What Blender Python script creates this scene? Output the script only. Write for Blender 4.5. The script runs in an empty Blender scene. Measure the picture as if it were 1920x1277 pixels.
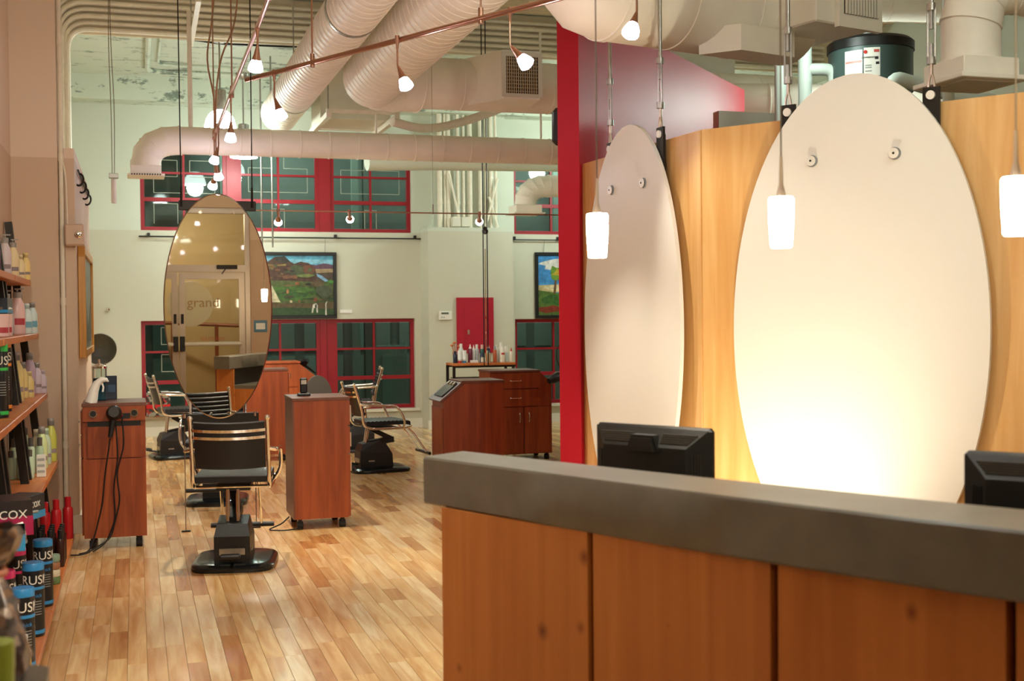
import bpy, math, random
from mathutils import Vector, Matrix
random.seed(7)
S = bpy.context.scene
COL = S.collection
PI = math.pi

# ---------------------------------------------------------------- camera, world, exposure
FPX, EYE = 2310.0, 1.5
_yaw, _pit, _rol = math.radians(17.0), math.atan(47.5 / FPX), math.atan(0.0094)
_F0 = Vector((math.sin(_yaw), math.cos(_yaw), 0)); _R0 = Vector((math.cos(_yaw), -math.sin(_yaw), 0)); _U0 = Vector((0, 0, 1))
CF = _F0 * math.cos(_pit) - _U0 * math.sin(_pit)
_U1 = _U0 * math.cos(_pit) + _F0 * math.sin(_pit)
CU = _U1 * math.cos(_rol) + _R0 * math.sin(_rol)
CR = _R0 * math.cos(_rol) - _U1 * math.sin(_rol)
cam_d = bpy.data.cameras.new('camera')
cam = bpy.data.objects.new('camera', cam_d); COL.objects.link(cam)
m = Matrix((CR, CU, -CF)).transposed().to_4x4(); m.translation = (0, 0, EYE)
cam.matrix_world = m
cam_d.sensor_width = 36.0
cam_d.lens = FPX / 1920 * 36.0
cam_d.clip_start = 0.05
cam_d.dof.use_dof = True
cam_d.dof.focus_distance = 8.0
cam_d.dof.aperture_fstop = 4.0
S.camera = cam

world = bpy.data.worlds.new('world'); S.world = world; world.use_nodes = True
world.node_tree.nodes['Background'].inputs[0].default_value = (0.55, 0.62, 0.6, 1)
world.node_tree.nodes['Background'].inputs[1].default_value = 0.03

vs = S.view_settings
vs.view_transform = 'Standard'; vs.look = 'None'; vs.gamma = 1.0; vs.use_curve_mapping = False
vs.exposure = 0.62

# ---------------------------------------------------------------- helpers
def lin(c):
    return c / 12.92 if c <= 0.04045 else ((c + 0.055) / 1.055) ** 2.4
def hx(s):
    s = s.lstrip('#')
    return tuple(lin(int(s[i:i + 2], 16) / 255) for i in (0, 2, 4)) + (1,)

class MB:
    """collects shapes that become one mesh object"""
    def __init__(s): s.v = []; s.f = []; s.mi = []; s.cur = 0
    def add(s, vs_, fs):
        o = len(s.v); s.v += [tuple(p) for p in vs_]
        for q in fs: s.f.append(tuple(i + o for i in q)); s.mi.append(s.cur)
        return s
    def box(s, x0, x1, y0, y1, z0, z1, b=0.0):
        if b <= 0:
            return s.add([(x0,y0,z0),(x1,y0,z0),(x1,y1,z0),(x0,y1,z0),(x0,y0,z1),(x1,y0,z1),(x1,y1,z1),(x0,y1,z1)],
                         [(0,3,2,1),(4,5,6,7),(0,1,5,4),(1,2,6,5),(2,3,7,6),(3,0,4,7)])
        # bevelled box : three nested rings on each axis
        V = []; idx = {}
        xs, ys, zs = (x0, x1), (y0, y1), (z0, z1)
        sg = (1, -1)
        for i in (0,1):
            for j in (0,1):
                for k in (0,1):
                    bx_, by_, bz_ = b*sg[i], b*sg[j], b*sg[k]
                    idx[(i,j,k,0)] = len(V); V.append((xs[i], ys[j]+by_, zs[k]+bz_))
                    idx[(i,j,k,1)] = len(V); V.append((xs[i]+bx_, ys[j], zs[k]+bz_))
                    idx[(i,j,k,2)] = len(V); V.append((xs[i]+bx_, ys[j]+by_, zs[k]))
        F_ = []
        g = lambda i,j,k,a: idx[(i,j,k,a)]
        F_.append((g(0,0,0,0),g(0,0,1,0),g(0,1,1,0),g(0,1,0,0))); F_.append((g(1,0,0,0),g(1,1,0,0),g(1,1,1,0),g(1,0,1,0)))
        F_.append((g(0,0,0,1),g(1,0,0,1),g(1,0,1,1),g(0,0,1,1))); F_.append((g(0,1,0,1),g(0,1,1,1),g(1,1,1,1),g(1,1,0,1)))
        F_.append((g(0,0,0,2),g(0,1,0,2),g(1,1,0,2),g(1,0,0,2))); F_.append((g(0,0,1,2),g(1,0,1,2),g(1,1,1,2),g(0,1,1,2)))
        for j in (0,1):
            for k in (0,1): F_.append((g(0,j,k,1),g(1,j,k,1),g(1,j,k,2),g(0,j,k,2)))
        for i in (0,1):
            for k in (0,1): F_.append((g(i,0,k,0),g(i,1,k,0),g(i,1,k,2),g(i,0,k,2)))
        for i in (0,1):
            for j in (0,1): F_.append((g(i,j,0,0),g(i,j,1,0),g(i,j,1,1),g(i,j,0,1)))
        for i in (0,1):
            for j in (0,1):
                for k in (0,1): F_.append((g(i,j,k,0),g(i,j,k,1),g(i,j,k,2)))
        return s.add(V, F_)
    def prism(s, poly, d0, d1, axis='z'):
        """polygon extruded; axis z: poly=(x,y); axis y: poly=(x,z); axis x: poly=(y,z)"""
        n = len(poly)
        def P(a, b, d): return (a, b, d) if axis == 'z' else ((a, d, b) if axis == 'y' else (d, a, b))
        V = [P(a, b, d0) for a, b in poly] + [P(a, b, d1) for a, b in poly]
        F_ = [tuple(range(n))[::-1], tuple(range(n, 2*n))]
        F_ += [(i, (i+1) % n, n + (i+1) % n, n + i) for i in range(n)]
        return s.add(V, F_)
    def tube(s, path, r, seg=10, cap=True):
        pts = [Vector(p) for p in path]; n = len(pts)
        rs = list(r) if isinstance(r, (list, tuple)) else [r] * n
        T = []
        for i in range(n):
            a = pts[max(i-1, 0)]; b = pts[min(i+1, n-1)]
            t = (b - a); T.append(t.normalized() if t.length > 1e-9 else Vector((0,0,1)))
        up = Vector((0,0,1)) if abs(T[0].z) < 0.9 else Vector((1,0,0))
        nrm = T[0].cross(up).normalized()
        V = []
        for i in range(n):
            nrm = (nrm - T[i] * nrm.dot(T[i]))
            nrm = nrm.normalized() if nrm.length > 1e-6 else T[i].orthogonal().normalized()
            bn = T[i].cross(nrm)
            for k in range(seg):
                a = 2*PI*k/seg
                V.append(pts[i] + (nrm*math.cos(a) + bn*math.sin(a)) * rs[i])
        F_ = []
        for i in range(n-1):
            for k in range(seg):
                a, b = i*seg+k, i*seg+(k+1) % seg
                F_.append((a, b, b+seg, a+seg))
        if cap:
            F_.append(tuple(range(seg))[::-1]); F_.append(tuple((n-1)*seg + k for k in range(seg)))
        return s.add(V, F_)
    def lathe(s, prof, c=(0,0,0), seg=18, axis=(0,0,1), sx=1.0, sy=1.0, cap=True):
        """prof = [(r,h)...] revolved about axis through c"""
        ax = Vector(axis).normalized()
        q = Vector((0,0,1)).rotation_difference(ax); c = Vector(c)
        V = []; F_ = []; n = len(prof)
        for r_, h_ in prof:
            for k in range(seg):
                a = 2*PI*k/seg
                V.append(c + q @ Vector((r_*math.cos(a)*sx, r_*math.sin(a)*sy, h_)))
        for i in range(n-1):
            for k in range(seg):
                a, b = i*seg+k, i*seg+(k+1) % seg
                F_.append((a, b, b+seg, a+seg))
        if cap and prof[0][0] > 1e-5: F_.append(tuple(range(seg))[::-1])
        if cap and prof[-1][0] > 1e-5: F_.append(tuple((n-1)*seg + k for k in range(seg)))
        return s.add(V, F_)
    def bar(s, a, b, w, h):
        """rectangular bar from a to b, w across horizontally, h across the other way"""
        a = Vector(a); b = Vector(b); t = (b-a).normalized()
        up = Vector((0,0,1)) if abs(t.z) < 0.95 else Vector((0,1,0))
        sd = t.cross(up).normalized(); u2 = sd.cross(t)
        V = []
        for p in (a, b):
            for i, j in ((-1,-1),(1,-1),(1,1),(-1,1)): V.append(p + sd*(i*w/2) + u2*(j*h/2))
        return s.add(V, [(0,3,2,1),(4,5,6,7),(0,1,5,4),(1,2,6,5),(2,3,7,6),(3,0,4,7)])
    def grid(s, rows):
        nr, nc = len(rows), len(rows[0]); o = [p for r_ in rows for p in r_]
        return s.add(o, [(i*nc+j, i*nc+j+1, (i+1)*nc+j+1, (i+1)*nc+j) for i in range(nr-1) for j in range(nc-1)])
    def mesh(s, name, mats, smooth=False):
        me = bpy.data.meshes.new(name); me.from_pydata(s.v, [], s.f)
        for mt in (mats if isinstance(mats, (list, tuple)) else [mats]): me.materials.append(mt)
        me.polygons.foreach_set('material_index', s.mi)
        if smooth:
            me.polygons.foreach_set('use_smooth', [True]*len(me.polygons))
            try: me.set_sharp_from_angle(angle=math.radians(38))
            except Exception: pass
        me.update(); return me
    def build(s, name, mats, parent=None, smooth=False, loc=None, rotz=0.0):
        o = bpy.data.objects.new(name, s.mesh(name, mats, smooth)); COL.objects.link(o)
        if parent is not None: o.parent = parent
        if loc is not None: o.location = loc
        if rotz: o.rotation_euler = (0, 0, rotz)
        return o

def tag(o, label=None, cat=None, group=None, kind=None):
    if label: o['label'] = label
    if cat: o['category'] = cat
    if group: o['group'] = group
    if kind: o['kind'] = kind
    return o
def thing(name, label, cat, loc=(0,0,0), rotz=0.0, group=None):
    o = bpy.data.objects.new(name, None); COL.objects.link(o)
    o.empty_display_size = 0.1
    o.location = loc; o.rotation_euler = (0, 0, rotz)
    return tag(o, label, cat, group)
def struct(o): o['kind'] = 'structure'; return o
def copy_tree(o, parent=None):
    c = o.copy(); COL.objects.link(c); c.parent = parent
    for ch in list(o.children): copy_tree(ch, c)
    return c
def arc(p0, pc, p1, n=6):
    """smooth bend (quadratic) from p0 to p1 with corner pc"""
    p0, pc, p1 = Vector(p0), Vector(pc), Vector(p1)
    return [p0*(1-t)**2 + pc*2*t*(1-t) + p1*t*t for t in [i/n for i in range(n+1)]]
def fillet(path, r, n=5):
    P = [Vector(p) for p in path]; out = [P[0]]
    for i in range(1, len(P)-1):
        a = (P[i-1]-P[i]); b = (P[i+1]-P[i])
        ra = min(r, a.length*0.49); rb = min(r, b.length*0.49)
        out += arc(P[i]+a.normalized()*ra, P[i], P[i]+b.normalized()*rb, n)
    out.append(P[-1]); return out
def text_mesh(body, size, depth=0.001, align='CENTER'):
    cu = bpy.data.curves.new('lettering', 'FONT'); cu.body = body; cu.size = size; cu.extrude = depth
    cu.align_x = align; cu.align_y = 'CENTER'; cu.resolution_u = 3
    o = bpy.data.objects.new('lettering', cu); COL.objects.link(o)
    dg = bpy.context.evaluated_depsgraph_get(); dg.update()
    me = bpy.data.meshes.new_from_object(o.evaluated_get(dg))
    bpy.data.objects.remove(o); bpy.data.curves.remove(cu)
    return me
def text_obj(body, size, mat, M_, parent=None, name='lettering', depth=0.001):
    me = text_mesh(body, size, depth); me.transform(M_); me.materials.clear(); me.materials.append(mat)
    o = bpy.data.objects.new(name, me); COL.objects.link(o)
    if parent is not None: o.parent = parent
    return o
def frame3(o, x, y):
    """matrix mapping text plane (x right, y up) into space"""
    x = Vector(x).normalized(); y = Vector(y).normalized(); z = x.cross(y)
    M_ = Matrix((x, y, z)).transposed().to_4x4(); M_.translation = o; return M_

# ---------------------------------------------------------------- materials
def newmat(name):
    mt = bpy.data.materials.new(name); mt.use_nodes = True
    nt = mt.node_tree; b = nt.nodes['Principled BSDF']; return mt, nt, b
def mat(name, c, rough=0.5, metal=0.0, spec=0.5, emit=None, es=0.0, noise=0.0, nscale=20.0, bump=0.0, coat=0.0, trans=0.0, ior=1.45, alpha=1.0):
    mt, nt, b = newmat(name)
    c = hx(c) if isinstance(c, str) else tuple(c) + (1,)*(4-len(c))
    b.inputs['Base Color'].default_value = c
    b.inputs['Roughness'].default_value = rough; b.inputs['Metallic'].default_value = metal
    b.inputs['Specular IOR Level'].default_value = spec
    b.inputs['Coat Weight'].default_value = coat
    b.inputs['Transmission Weight'].default_value = trans; b.inputs['IOR'].default_value = ior
    b.inputs['Alpha'].default_value = alpha
    if emit is not None:
        b.inputs['Emission Color'].default_value = hx(emit) if isinstance(emit, str) else emit
        b.inputs['Emission Strength'].default_value = es
    if noise or bump:
        tc = nt.nodes.new('ShaderNodeTexCoord'); nz = nt.nodes.new('ShaderNodeTexNoise')
        nz.inputs['Scale'].default_value = nscale; nz.inputs['Detail'].default_value = 5
        nt.links.new(tc.outputs['Object'], nz.inputs['Vector'])
        if noise:
            mr = nt.nodes.new('ShaderNodeMapRange'); mr.inputs[3].default_value = 1-noise; mr.inputs[4].default_value = 1+noise
            mr.inputs[1].default_value = 0.25; mr.inputs[2].default_value = 0.75
            nt.links.new(nz.outputs[0], mr.inputs[0])
            mx = nt.nodes.new('ShaderNodeMix'); mx.data_type = 'RGBA'; mx.blend_type = 'MULTIPLY'; mx.inputs[0].default_value = 1
            mx.inputs[6].default_value = c; nt.links.new(mr.outputs[0], mx.inputs[7]); nt.links.new(mx.outputs[2], b.inputs['Base Color'])
        if bump:
            bp = nt.nodes.new('ShaderNodeBump'); bp.inputs['Strength'].default_value = bump; bp.inputs['Distance'].default_value = 0.01
            nt.links.new(nz.outputs[0], bp.inputs['Height']); nt.links.new(bp.outputs[0], b.inputs['Normal'])
    return mt
def wood(name, c0, c1, stretch=(14, 14, 0.9), rough=0.35, c2=None, rnd=None, coat=0.0, knots=False, nscale=2.2, contrast=(0.3, 0.7)):
    """grain from noise stretched along one axis; rnd: 'object' or 'island' varies whole boards"""
    mt, nt, b = newmat(name); N = nt.nodes; L = nt.links
    tc = N.new('ShaderNodeTexCoord'); mp = N.new('ShaderNodeMapping'); mp.inputs['Scale'].default_value = stretch
    L.new(tc.outputs['Object'], mp.inputs['Vector'])
    vec = mp.outputs[0]
    rsock = None
    if rnd:
        if rnd == 'object':
            oi = N.new('ShaderNodeObjectInfo'); rsock = oi.outputs['Random']
        else:
            ge = N.new('ShaderNodeNewGeometry'); rsock = ge.outputs['Random Per Island']
        ml = N.new('ShaderNodeMath'); ml.operation = 'MULTIPLY'; ml.inputs[1].default_value = 137.0; L.new(rsock, ml.inputs[0])
        ad = N.new('ShaderNodeVectorMath'); ad.operation = 'ADD'; L.new(vec, ad.inputs[0]); L.new(ml.outputs[0], ad.inputs[1]); vec = ad.outputs[0]
    nz = N.new('ShaderNodeTexNoise'); nz.inputs['Scale'].default_value = nscale; nz.inputs['Detail'].default_value = 6; nz.inputs['Distortion'].default_value = 0.6
    L.new(vec, nz.inputs['Vector'])
    rp = N.new('ShaderNodeValToRGB'); rp.color_ramp.elements[0].position = contrast[0]; rp.color_ramp.elements[1].position = contrast[1]
    rp.color_ramp.elements[0].color = hx(c0); rp.color_ramp.elements[1].color = hx(c1)
    L.new(nz.outputs[0], rp.inputs[0]); out = rp.outputs[0]
    if rnd and c2:
        r2 = N.new('ShaderNodeValToRGB'); e = r2.color_ramp.elements
        cols = c2; e[0].color = hx(cols[0]); e[0].position = 0
        e[1].color = hx(cols[-1]); e[1].position = 1
        for i, cc in enumerate(cols[1:-1]):
            q = e.new((i+1)/(len(cols)-1)); q.color = hx(cc)
        r2.color_ramp.interpolation = 'LINEAR'
        L.new(rsock, r2.inputs[0])
        mx = N.new('ShaderNodeMix'); mx.data_type = 'RGBA'; mx.blend_type = 'MULTIPLY'; mx.inputs[0].default_value = 1
        L.new(out, mx.inputs[6]); L.new(r2.outputs[0], mx.inputs[7]); out = mx.outputs[2]
    if knots:
        vo = N.new('ShaderNodeTexVoronoi'); vo.inputs['Scale'].default_value = knots if knots is not True else 3.4
        vo.voronoi_dimensions = '2D'
        sx_ = N.new('ShaderNodeSeparateXYZ'); mp2 = N.new('ShaderNodeCombineXYZ'); L.new(tc.outputs['Object'], sx_.inputs[0])
        k1 = N.new('ShaderNodeMath'); k1.operation = 'MULTIPLY'; k1.inputs[1].default_value = 2.1; L.new(sx_.outputs[0], k1.inputs[0]); L.new(k1.outputs[0], mp2.inputs[0])
        k2 = N.new('ShaderNodeMath'); k2.operation = 'MULTIPLY'; k2.inputs[1].default_value = 0.75; L.new(sx_.outputs[2], k2.inputs[0]); L.new(k2.outputs[0], mp2.inputs[1])
        nz2 = N.new('ShaderNodeTexNoise'); nz2.inputs['Scale'].default_value = 8
        L.new(mp2.outputs[0], vo.inputs['Vector']); L.new(tc.outputs['Object'], nz2.inputs['Vector'])
        a = N.new('ShaderNodeMath'); a.operation = 'MULTIPLY_ADD'; a.inputs[1].default_value = 0.12; a.inputs[2].default_value = -0.06
        L.new(nz2.outputs[0], a.inputs[0])
        sc_ = N.new('ShaderNodeSeparateColor'); L.new(vo.outputs['Color'], sc_.inputs[0])
        mr_ = N.new('ShaderNodeMapRange'); mr_.inputs[1].default_value = 0.3; mr_.inputs[2].default_value = 1.0; mr_.inputs[3].default_value = 0.24; mr_.inputs[4].default_value = 0.0; L.new(sc_.outputs[0], mr_.inputs[0])
        a1 = N.new('ShaderNodeMath'); a1.operation = 'ADD'; L.new(vo.outputs['Distance'], a1.inputs[0]); L.new(mr_.outputs[0], a1.inputs[1])
        a2 = N.new('ShaderNodeMath'); a2.operation = 'ADD'; L.new(a1.outputs[0], a2.inputs[0]); L.new(a.outputs[0], a2.inputs[1])
        r3 = N.new('ShaderNodeValToRGB'); r3.color_ramp.elements[0].position = 0.02; r3.color_ramp.elements[1].position = 0.17
        r3.color_ramp.elements[0].color = (0.3, 0.17, 0.1, 1); r3.color_ramp.elements[1].color = (1, 1, 1, 1)
        L.new(a2.outputs[0], r3.inputs[0])
        mx = N.new('ShaderNodeMix'); mx.data_type = 'RGBA'; mx.blend_type = 'MULTIPLY'; mx.inputs[0].default_value = 1
        L.new(out, mx.inputs[6]); L.new(r3.outputs[0], mx.inputs[7]); out = mx.outputs[2]
    L.new(out, b.inputs['Base Color'])
    b.inputs['Roughness'].default_value = rough; b.inputs['Coat Weight'].default_value = coat; b.inputs['Coat Roughness'].default_value = 0.12
    return mt
def wallpaint(name, c_up, c_lo, zsplit, peel=0.0, c_peel='#8d8a80'):
    """two-tone painted plaster, split at a height, optional peeling patches"""
    mt, nt, b = newmat(name); N = nt.nodes; L = nt.links
    ge = N.new('ShaderNodeNewGeometry'); sp = N.new('ShaderNodeSeparateXYZ'); L.new(ge.outputs['Position'], sp.inputs[0])
    gt = N.new('ShaderNodeMath'); gt.operation = 'GREATER_THAN'; gt.inputs[1].default_value = zsplit; L.new(sp.outputs[2], gt.inputs[0])
    mx = N.new('ShaderNodeMix'); mx.data_type = 'RGBA'; mx.inputs[6].default_value = hx(c_lo); mx.inputs[7].default_value = hx(c_up)
    L.new(gt.outputs[0], mx.inputs[0]); out = mx.outputs[2]
    nz = N.new('ShaderNodeTexNoise'); nz.inputs['Scale'].default_value = 3.0; nz.inputs['Detail'].default_value = 8; L.new(ge.outputs['Position'], nz.inputs['Vector'])
    if peel:
        rp = N.new('ShaderNodeValToRGB'); rp.color_ramp.elements[0].position = 0.62 - peel; rp.color_ramp.elements[1].position = 0.66 - peel
        rp.color_ramp.elements[0].color = (0, 0, 0, 1); rp.color_ramp.elements[1].color = (1, 1, 1, 1)
        nz2 = N.new('ShaderNodeTexNoise'); nz2.inputs['Scale'].default_value = 2.6; nz2.inputs['Detail'].default_value = 12; nz2.inputs['Roughness'].default_value = 0.75
        mp = N.new('ShaderNodeMapping'); mp.inputs['Scale'].default_value = (1, 2.2, 2.2); L.new(ge.outputs['Position'], mp.inputs['Vector'])
        L.new(mp.outputs[0], nz2.inputs['Vector']); L.new(nz2.outputs[0], rp.inputs[0])
        m2 = N.new('ShaderNodeMix'); m2.data_type = 'RGBA'; L.new(rp.outputs[0], m2.inputs[0]); L.new(out, m2.inputs[6]); m2.inputs[7].default_value = hx(c_peel)
        out = m2.outputs[2]
    L.new(out, b.inputs['Base Color'])
    bp = N.new('ShaderNodeBump'); bp.inputs['Strength'].default_value = 0.25; bp.inputs['Distance'].default_value = 0.02
    L.new(nz.outputs[0], bp.inputs['Height']); L.new(bp.outputs[0], b.inputs['Normal'])
    b.inputs['Roughness'].default_value = 0.6
    return mt

M = {}
M['plank'] = wood('plank_maple', '#cfa470', '#f4deb4', (9, 0.8, 9), 0.22, c2=['#ffffff', '#f0d8b4', '#fff8e8', '#d6ae80', '#fff2d8', '#f8e4c4', '#c89a70', '#fff6e4', '#e6c698'], rnd='object', coat=0.35, nscale=2.4)
M['plank_far'] = wood('plank_maple_far', '#cfa470', '#f4deb4', (9, 0.8, 9), 0.22, c2=['#ffffff', '#f0d8b4', '#fff8e8', '#d6ae80', '#fff2d8', '#f8e4c4', '#c89a70', '#fff6e4', '#e6c698'], rnd='island', coat=0.35, nscale=2.4)
M['subfloor'] = mat('subfloor', '#2b1c10', 0.8)
M['cherry'] = wood('cherry_laminate', '#7a3214', '#98481f', (10, 10, 0.7), 0.38)
M['cherry_top'] = mat('cherry_top_laminate', '#6b4234', 0.35, noise=0.1)
M['cherry_bright'] = wood('orange_cherry_laminate', '#a34a1c', '#bb5c28', (8, 8, 0.6), 0.38)
M['maple'] = wood('blond_maple_panel', '#cc9654', '#e0b67a', (7, 7, 0.55), 0.32, nscale=1.8)
M['alder'] = wood('knotty_alder', '#a8642c', '#bf7a3c', (9, 9, 0.5), 0.42, knots=6.5, nscale=1.6)
M['shelfwood'] = wood('shelf_wood', '#b4622c', '#d08044', (9, 0.7, 9), 0.4)
M['concrete'] = mat('polished_concrete', '#67635a', 0.34, noise=0.16, nscale=9.0, bump=0.04)
M['black'] = mat('black_plastic', '#141312', 0.42)
M['black_gloss'] = mat('black_gloss', '#0d1314', 0.18)
M['vinyl'] = mat('black_vinyl', '#17181a', 0.38, bump=0.05, nscale=90)
M['darksteel'] = mat('dark_steel', '#2c2824', 0.4, 0.7)
M['chrome'] = mat('chrome', '#e8e6e2', 0.08, 1.0)
M['steel'] = mat('galvanised_steel', '#a8a59c', 0.35, 0.9, noise=0.15)
M['nickel'] = mat('satin_nickel', '#c2b3a2', 0.28, 1.0)
M['copper'] = mat('warm_nickel_track', '#b98f78', 0.3, 1.0)
M['duct'] = mat('painted_duct', '#f0ebdc', 0.5, noise=0.05, nscale=4)
M['ductseam'] = mat('duct_seam', '#c9b696', 0.5)
M['grille'] = mat('grille_dark', '#3d362c', 0.7)
M['deck'] = mat('painted_metal_deck', '#e8dabc', 0.55, noise=0.08, nscale=3)
M['conduit'] = mat('painted_conduit', '#e8e0cc', 0.5, noise=0.06)
M['pipe_white'] = mat('white_pipe_wrap', '#cfdcd2', 0.5)
M['ceil_rough'] = wallpaint('flaking_ceiling', '#cfd8c6', '#cfd8c6', 0, 0.07, '#7d8a7c')
M['wall_far'] = wallpaint('far_wall_paint', '#cdd3c2', '#c6c4b0', 2.62)
M['wall_near'] = wallpaint('left_wall_paint', '#e2cdb8', '#d0b69c', 2.62)
M['wall_pier'] = wallpaint('pier_paint', '#e2cdb8', '#d0b69c', 2.62)
M['white_trim'] = mat('white_trim', '#dcd8c8', 0.45)
M['wall_entry'] = wallpaint('entry_wall_paint', '#c9ac8c', '#bd9c7c', 2.62)
M['red'] = mat('red_paint', '#b5142a', 0.5, spec=0.4)
M['red_side'] = M['red']
M['red_panel'] = mat('crimson_panel', '#a8152c', 0.45)
M['red_frame'] = mat('red_window_frame', '#940f1c', 0.45)
M['oval'] = mat('frosted_white_glass', '#e2ddd4', 0.24, spec=0.35)
M['mirror'] = mat('mirror_silver', '#ece6d8', 0.0, 1.0)
M['mirror_back'] = mat('mirror_backing', '#55504a', 0.6)
M['bulb_warm'] = mat('glowing_pendant_glass', '#ffffff', 0.4, emit=(1.0, 0.86, 0.66, 1), es=85.0)
M['bulb_spot'] = mat('glowing_spot_glass', '#ffffff', 0.4, emit=(0.95, 0.82, 1.0, 1), es=30.0)
M['bulb_dome'] = mat('glowing_dome_glass', '#ffffff', 0.4, emit=(0.86, 1.0, 0.96, 1), es=12.0)
M['bulb_dome_dim'] = mat('dim_dome_glass', '#ffffff', 0.4, emit=(0.86, 1.0, 0.96, 1), es=1.6)
M['white_plastic'] = mat('white_plastic', '#e6e2d8', 0.4)
M['cream'] = mat('cream_plastic', '#eadbb8', 0.4)
M['wall_device'] = mat('beige_device', '#cbb098', 0.5)
M['glass_dark'] = mat('night_glass', '#16261f', 0.06, spec=0.6)
M['glassline'] = mat('pale_glass_line', '#a9ae9c', 0.5)
M['rubber'] = mat('black_rubber', '#101010', 0.7)
M['cable'] = mat('black_cable', '#15120f', 0.5)
M['steelwire'] = mat('steel_wire', '#8a7f70', 0.35, 1.0)
M['gold'] = wood('gold_wood_frame', '#b97a24', '#dba244', (9, 9, 0.7), 0.35)
M['alu'] = mat('brushed_aluminium_door', '#b3a493', 0.35, 0.6)
def pmat(name, c, rough=0.35, **k):
    if name not in M: M[name] = mat(name, c, rough, **k)
    return M[name]
# ================================================================ THE SETTING
YB, XL, XR, YE = 16.3, -0.8, 8.6, -0.32      # back wall, left wall, right wall, entrance wall
ZC, ZD = 4.5, 4.9                            # rough slab, metal deck

ORD = ['first', 'second', 'third', 'fourth', 'fifth', 'sixth', 'seventh', 'eighth', 'ninth', 'tenth']
# ---- floor: every plank a piece
fl = MB(); fl.box(XL-.2, XR+.2, YE-.1, YB+.3, -0.12, -0.018)
floor = struct(fl.build('floor', M['subfloor']))
PW = 0.083
LENS = [0.28, 0.38, 0.5, 0.62, 0.76, 0.92, 1.1]
plank_mesh = {}
for Ln in LENS:
    g = MB(); g.box(0, PW-0.0012, 0, Ln-0.0012, -0.018, 0, 0.0006); plank_mesh[Ln] = g.mesh('plank', M['plank'])
cands = []
row = 0; x = XL
while x < XR:
    y = YE - random.random()*0.9
    while y < YB:
        Ln = random.choice(LENS)
        p = Vector((x+PW/2, y+Ln/2, 0)) - Vector((0, 0, EYE))
        z = p.dot(CF); sc = -1
        if z > 1:
            u = 960 + FPX*p.dot(CR)/z; v_ = 638.5 - FPX*p.dot(CU)/z
            if 50 < u < 865 and v_ < 1300 and not (u < 130 and v_ < 1000): sc = Ln/(z*z)
        cands.append((sc, x, y, Ln)); y += Ln
    x += PW
cands.sort(key=lambda c: -c[0])
for sc, x, y, Ln in cands[:300]:
    o = bpy.data.objects.new('plank', plank_mesh[Ln]); COL.objects.link(o); o.parent = floor; o.location = (x, y, 0)
rest = MB()
for sc, x, y, Ln in cands[300:]:
    y0, y1 = max(y, YE), min(y+Ln, YB)
    if y1-y0 > 0.02: rest.box(x, min(x+PW, XR)-0.0012, y0, y1-0.0012, -0.018, 0)
o = rest.build('plank_field', M['plank_far'], floor); o['kind'] = 'stuff'

# ---- back wall with window openings
def wall_with_openings(name, mt, X0, X1, Y0, Y1, Z0, Z1, ops):
    g = MB(); xs = sorted({X0, X1} | {a for q in ops for a in q[:2]}); zs = sorted({Z0, Z1} | {a for q in ops for a in q[2:]})
    for i in range(len(xs)-1):
        j = 0
        while j < len(zs)-1:
            xm = (xs[i]+xs[i+1])/2
            def solid(k):
                zm = (zs[k]+zs[k+1])/2
                return not any(a < xm < b and c < zm < d for a, b, c, d in ops)
            if not solid(j): j += 1; continue
            k = j
            while k+1 < len(zs)-1 and solid(k+1): k += 1
            g.box(xs[i], xs[i+1], Y0, Y1, zs[j], zs[k+1]); j = k+1
    return struct(g.build(name, mt))
UP = (0.085, 3.585, 2.62, 3.78); LO = (0.07, 3.615, 0.26, 1.47); UPR = (5.03, 7.4, 2.62, 3.78); LOR = (5.03, 7.4, 0.26, 1.445)
wall_with_openings('wall_back', M['wall_far'], XL-.3, XR+.3, YB, YB+.32, 0, ZD+.2, [UP, LO, UPR, LOR])
g = MB(); g.box(XL, XR, 15.95, YB, 4.2, ZC); struct(g.build('trim_1', M['ceil_rough']))       # beam under the slab
g = MB(); g.box(XL, 3.7, YB-.02, YB, 0, .12); g.box(4.87, XR, YB-.02, YB, 0, .12); g.box(3.68, 4.89, 15.83, 15.85, 0, .12); struct(g.build('baseboard_back', M['white_trim']))
g = MB(); g.box(-.38, 3.66, YB-.05, YB+.02, .225, .26); g.box(5.0, 7.43, YB-.05, YB+.02, .225, .26); struct(g.build('trim_2', M['white_trim']))
# boxed column with its painted pipes above
g = MB(); g.box(3.7, 4.87, 15.85, YB, 0, 2.67); struct(g.build('wall_column', M['wall_far']))
g = MB(); g.box(3.86, 4.86, 16.16, YB, 2.67, ZC); struct(g.build('wall_column_upper', M['wall_far']))
PIPES = [(3.93, .035), (4.0, .018), (4.05, .03), (4.18, .022), (4.26, .018), (4.35, .03), (4.5, .03), (4.575, .02), (4.645, .028), (4.71, .02)]
for i, (px_, r) in enumerate(PIPES):
    g = MB(); g.tube([(px_, 16.1, 2.67), (px_, 16.1, 4.2)], r, 10)
    for zz in (3.0, 3.6): g.tube([(px_, 16.1, zz), (px_, 16.1, zz+.04)], r*1.18, 10)
    tag(g.build('pipe', M['conduit'], smooth=True), ORD[i]+' cream upright pipe from the left above the boxed column', 'pipe', 'painted pipes above the boxed column')
for i, (a, b) in enumerate((((4.05, 3.4), (4.2, 2.7)), ((4.72, 3.35), (4.55, 2.7)), ((4.6, 3.1), (4.72, 2.69)))):
    g = MB(); g.tube([(a[0], 16.04, a[1]), (b[0], 16.04, b[1])], .016, 8)
    tag(g.build('pipe', M['conduit'], smooth=True), ORD[i]+' thin slanting conduit from the left above the column', 'pipe', 'slanting conduits above the column')
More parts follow.
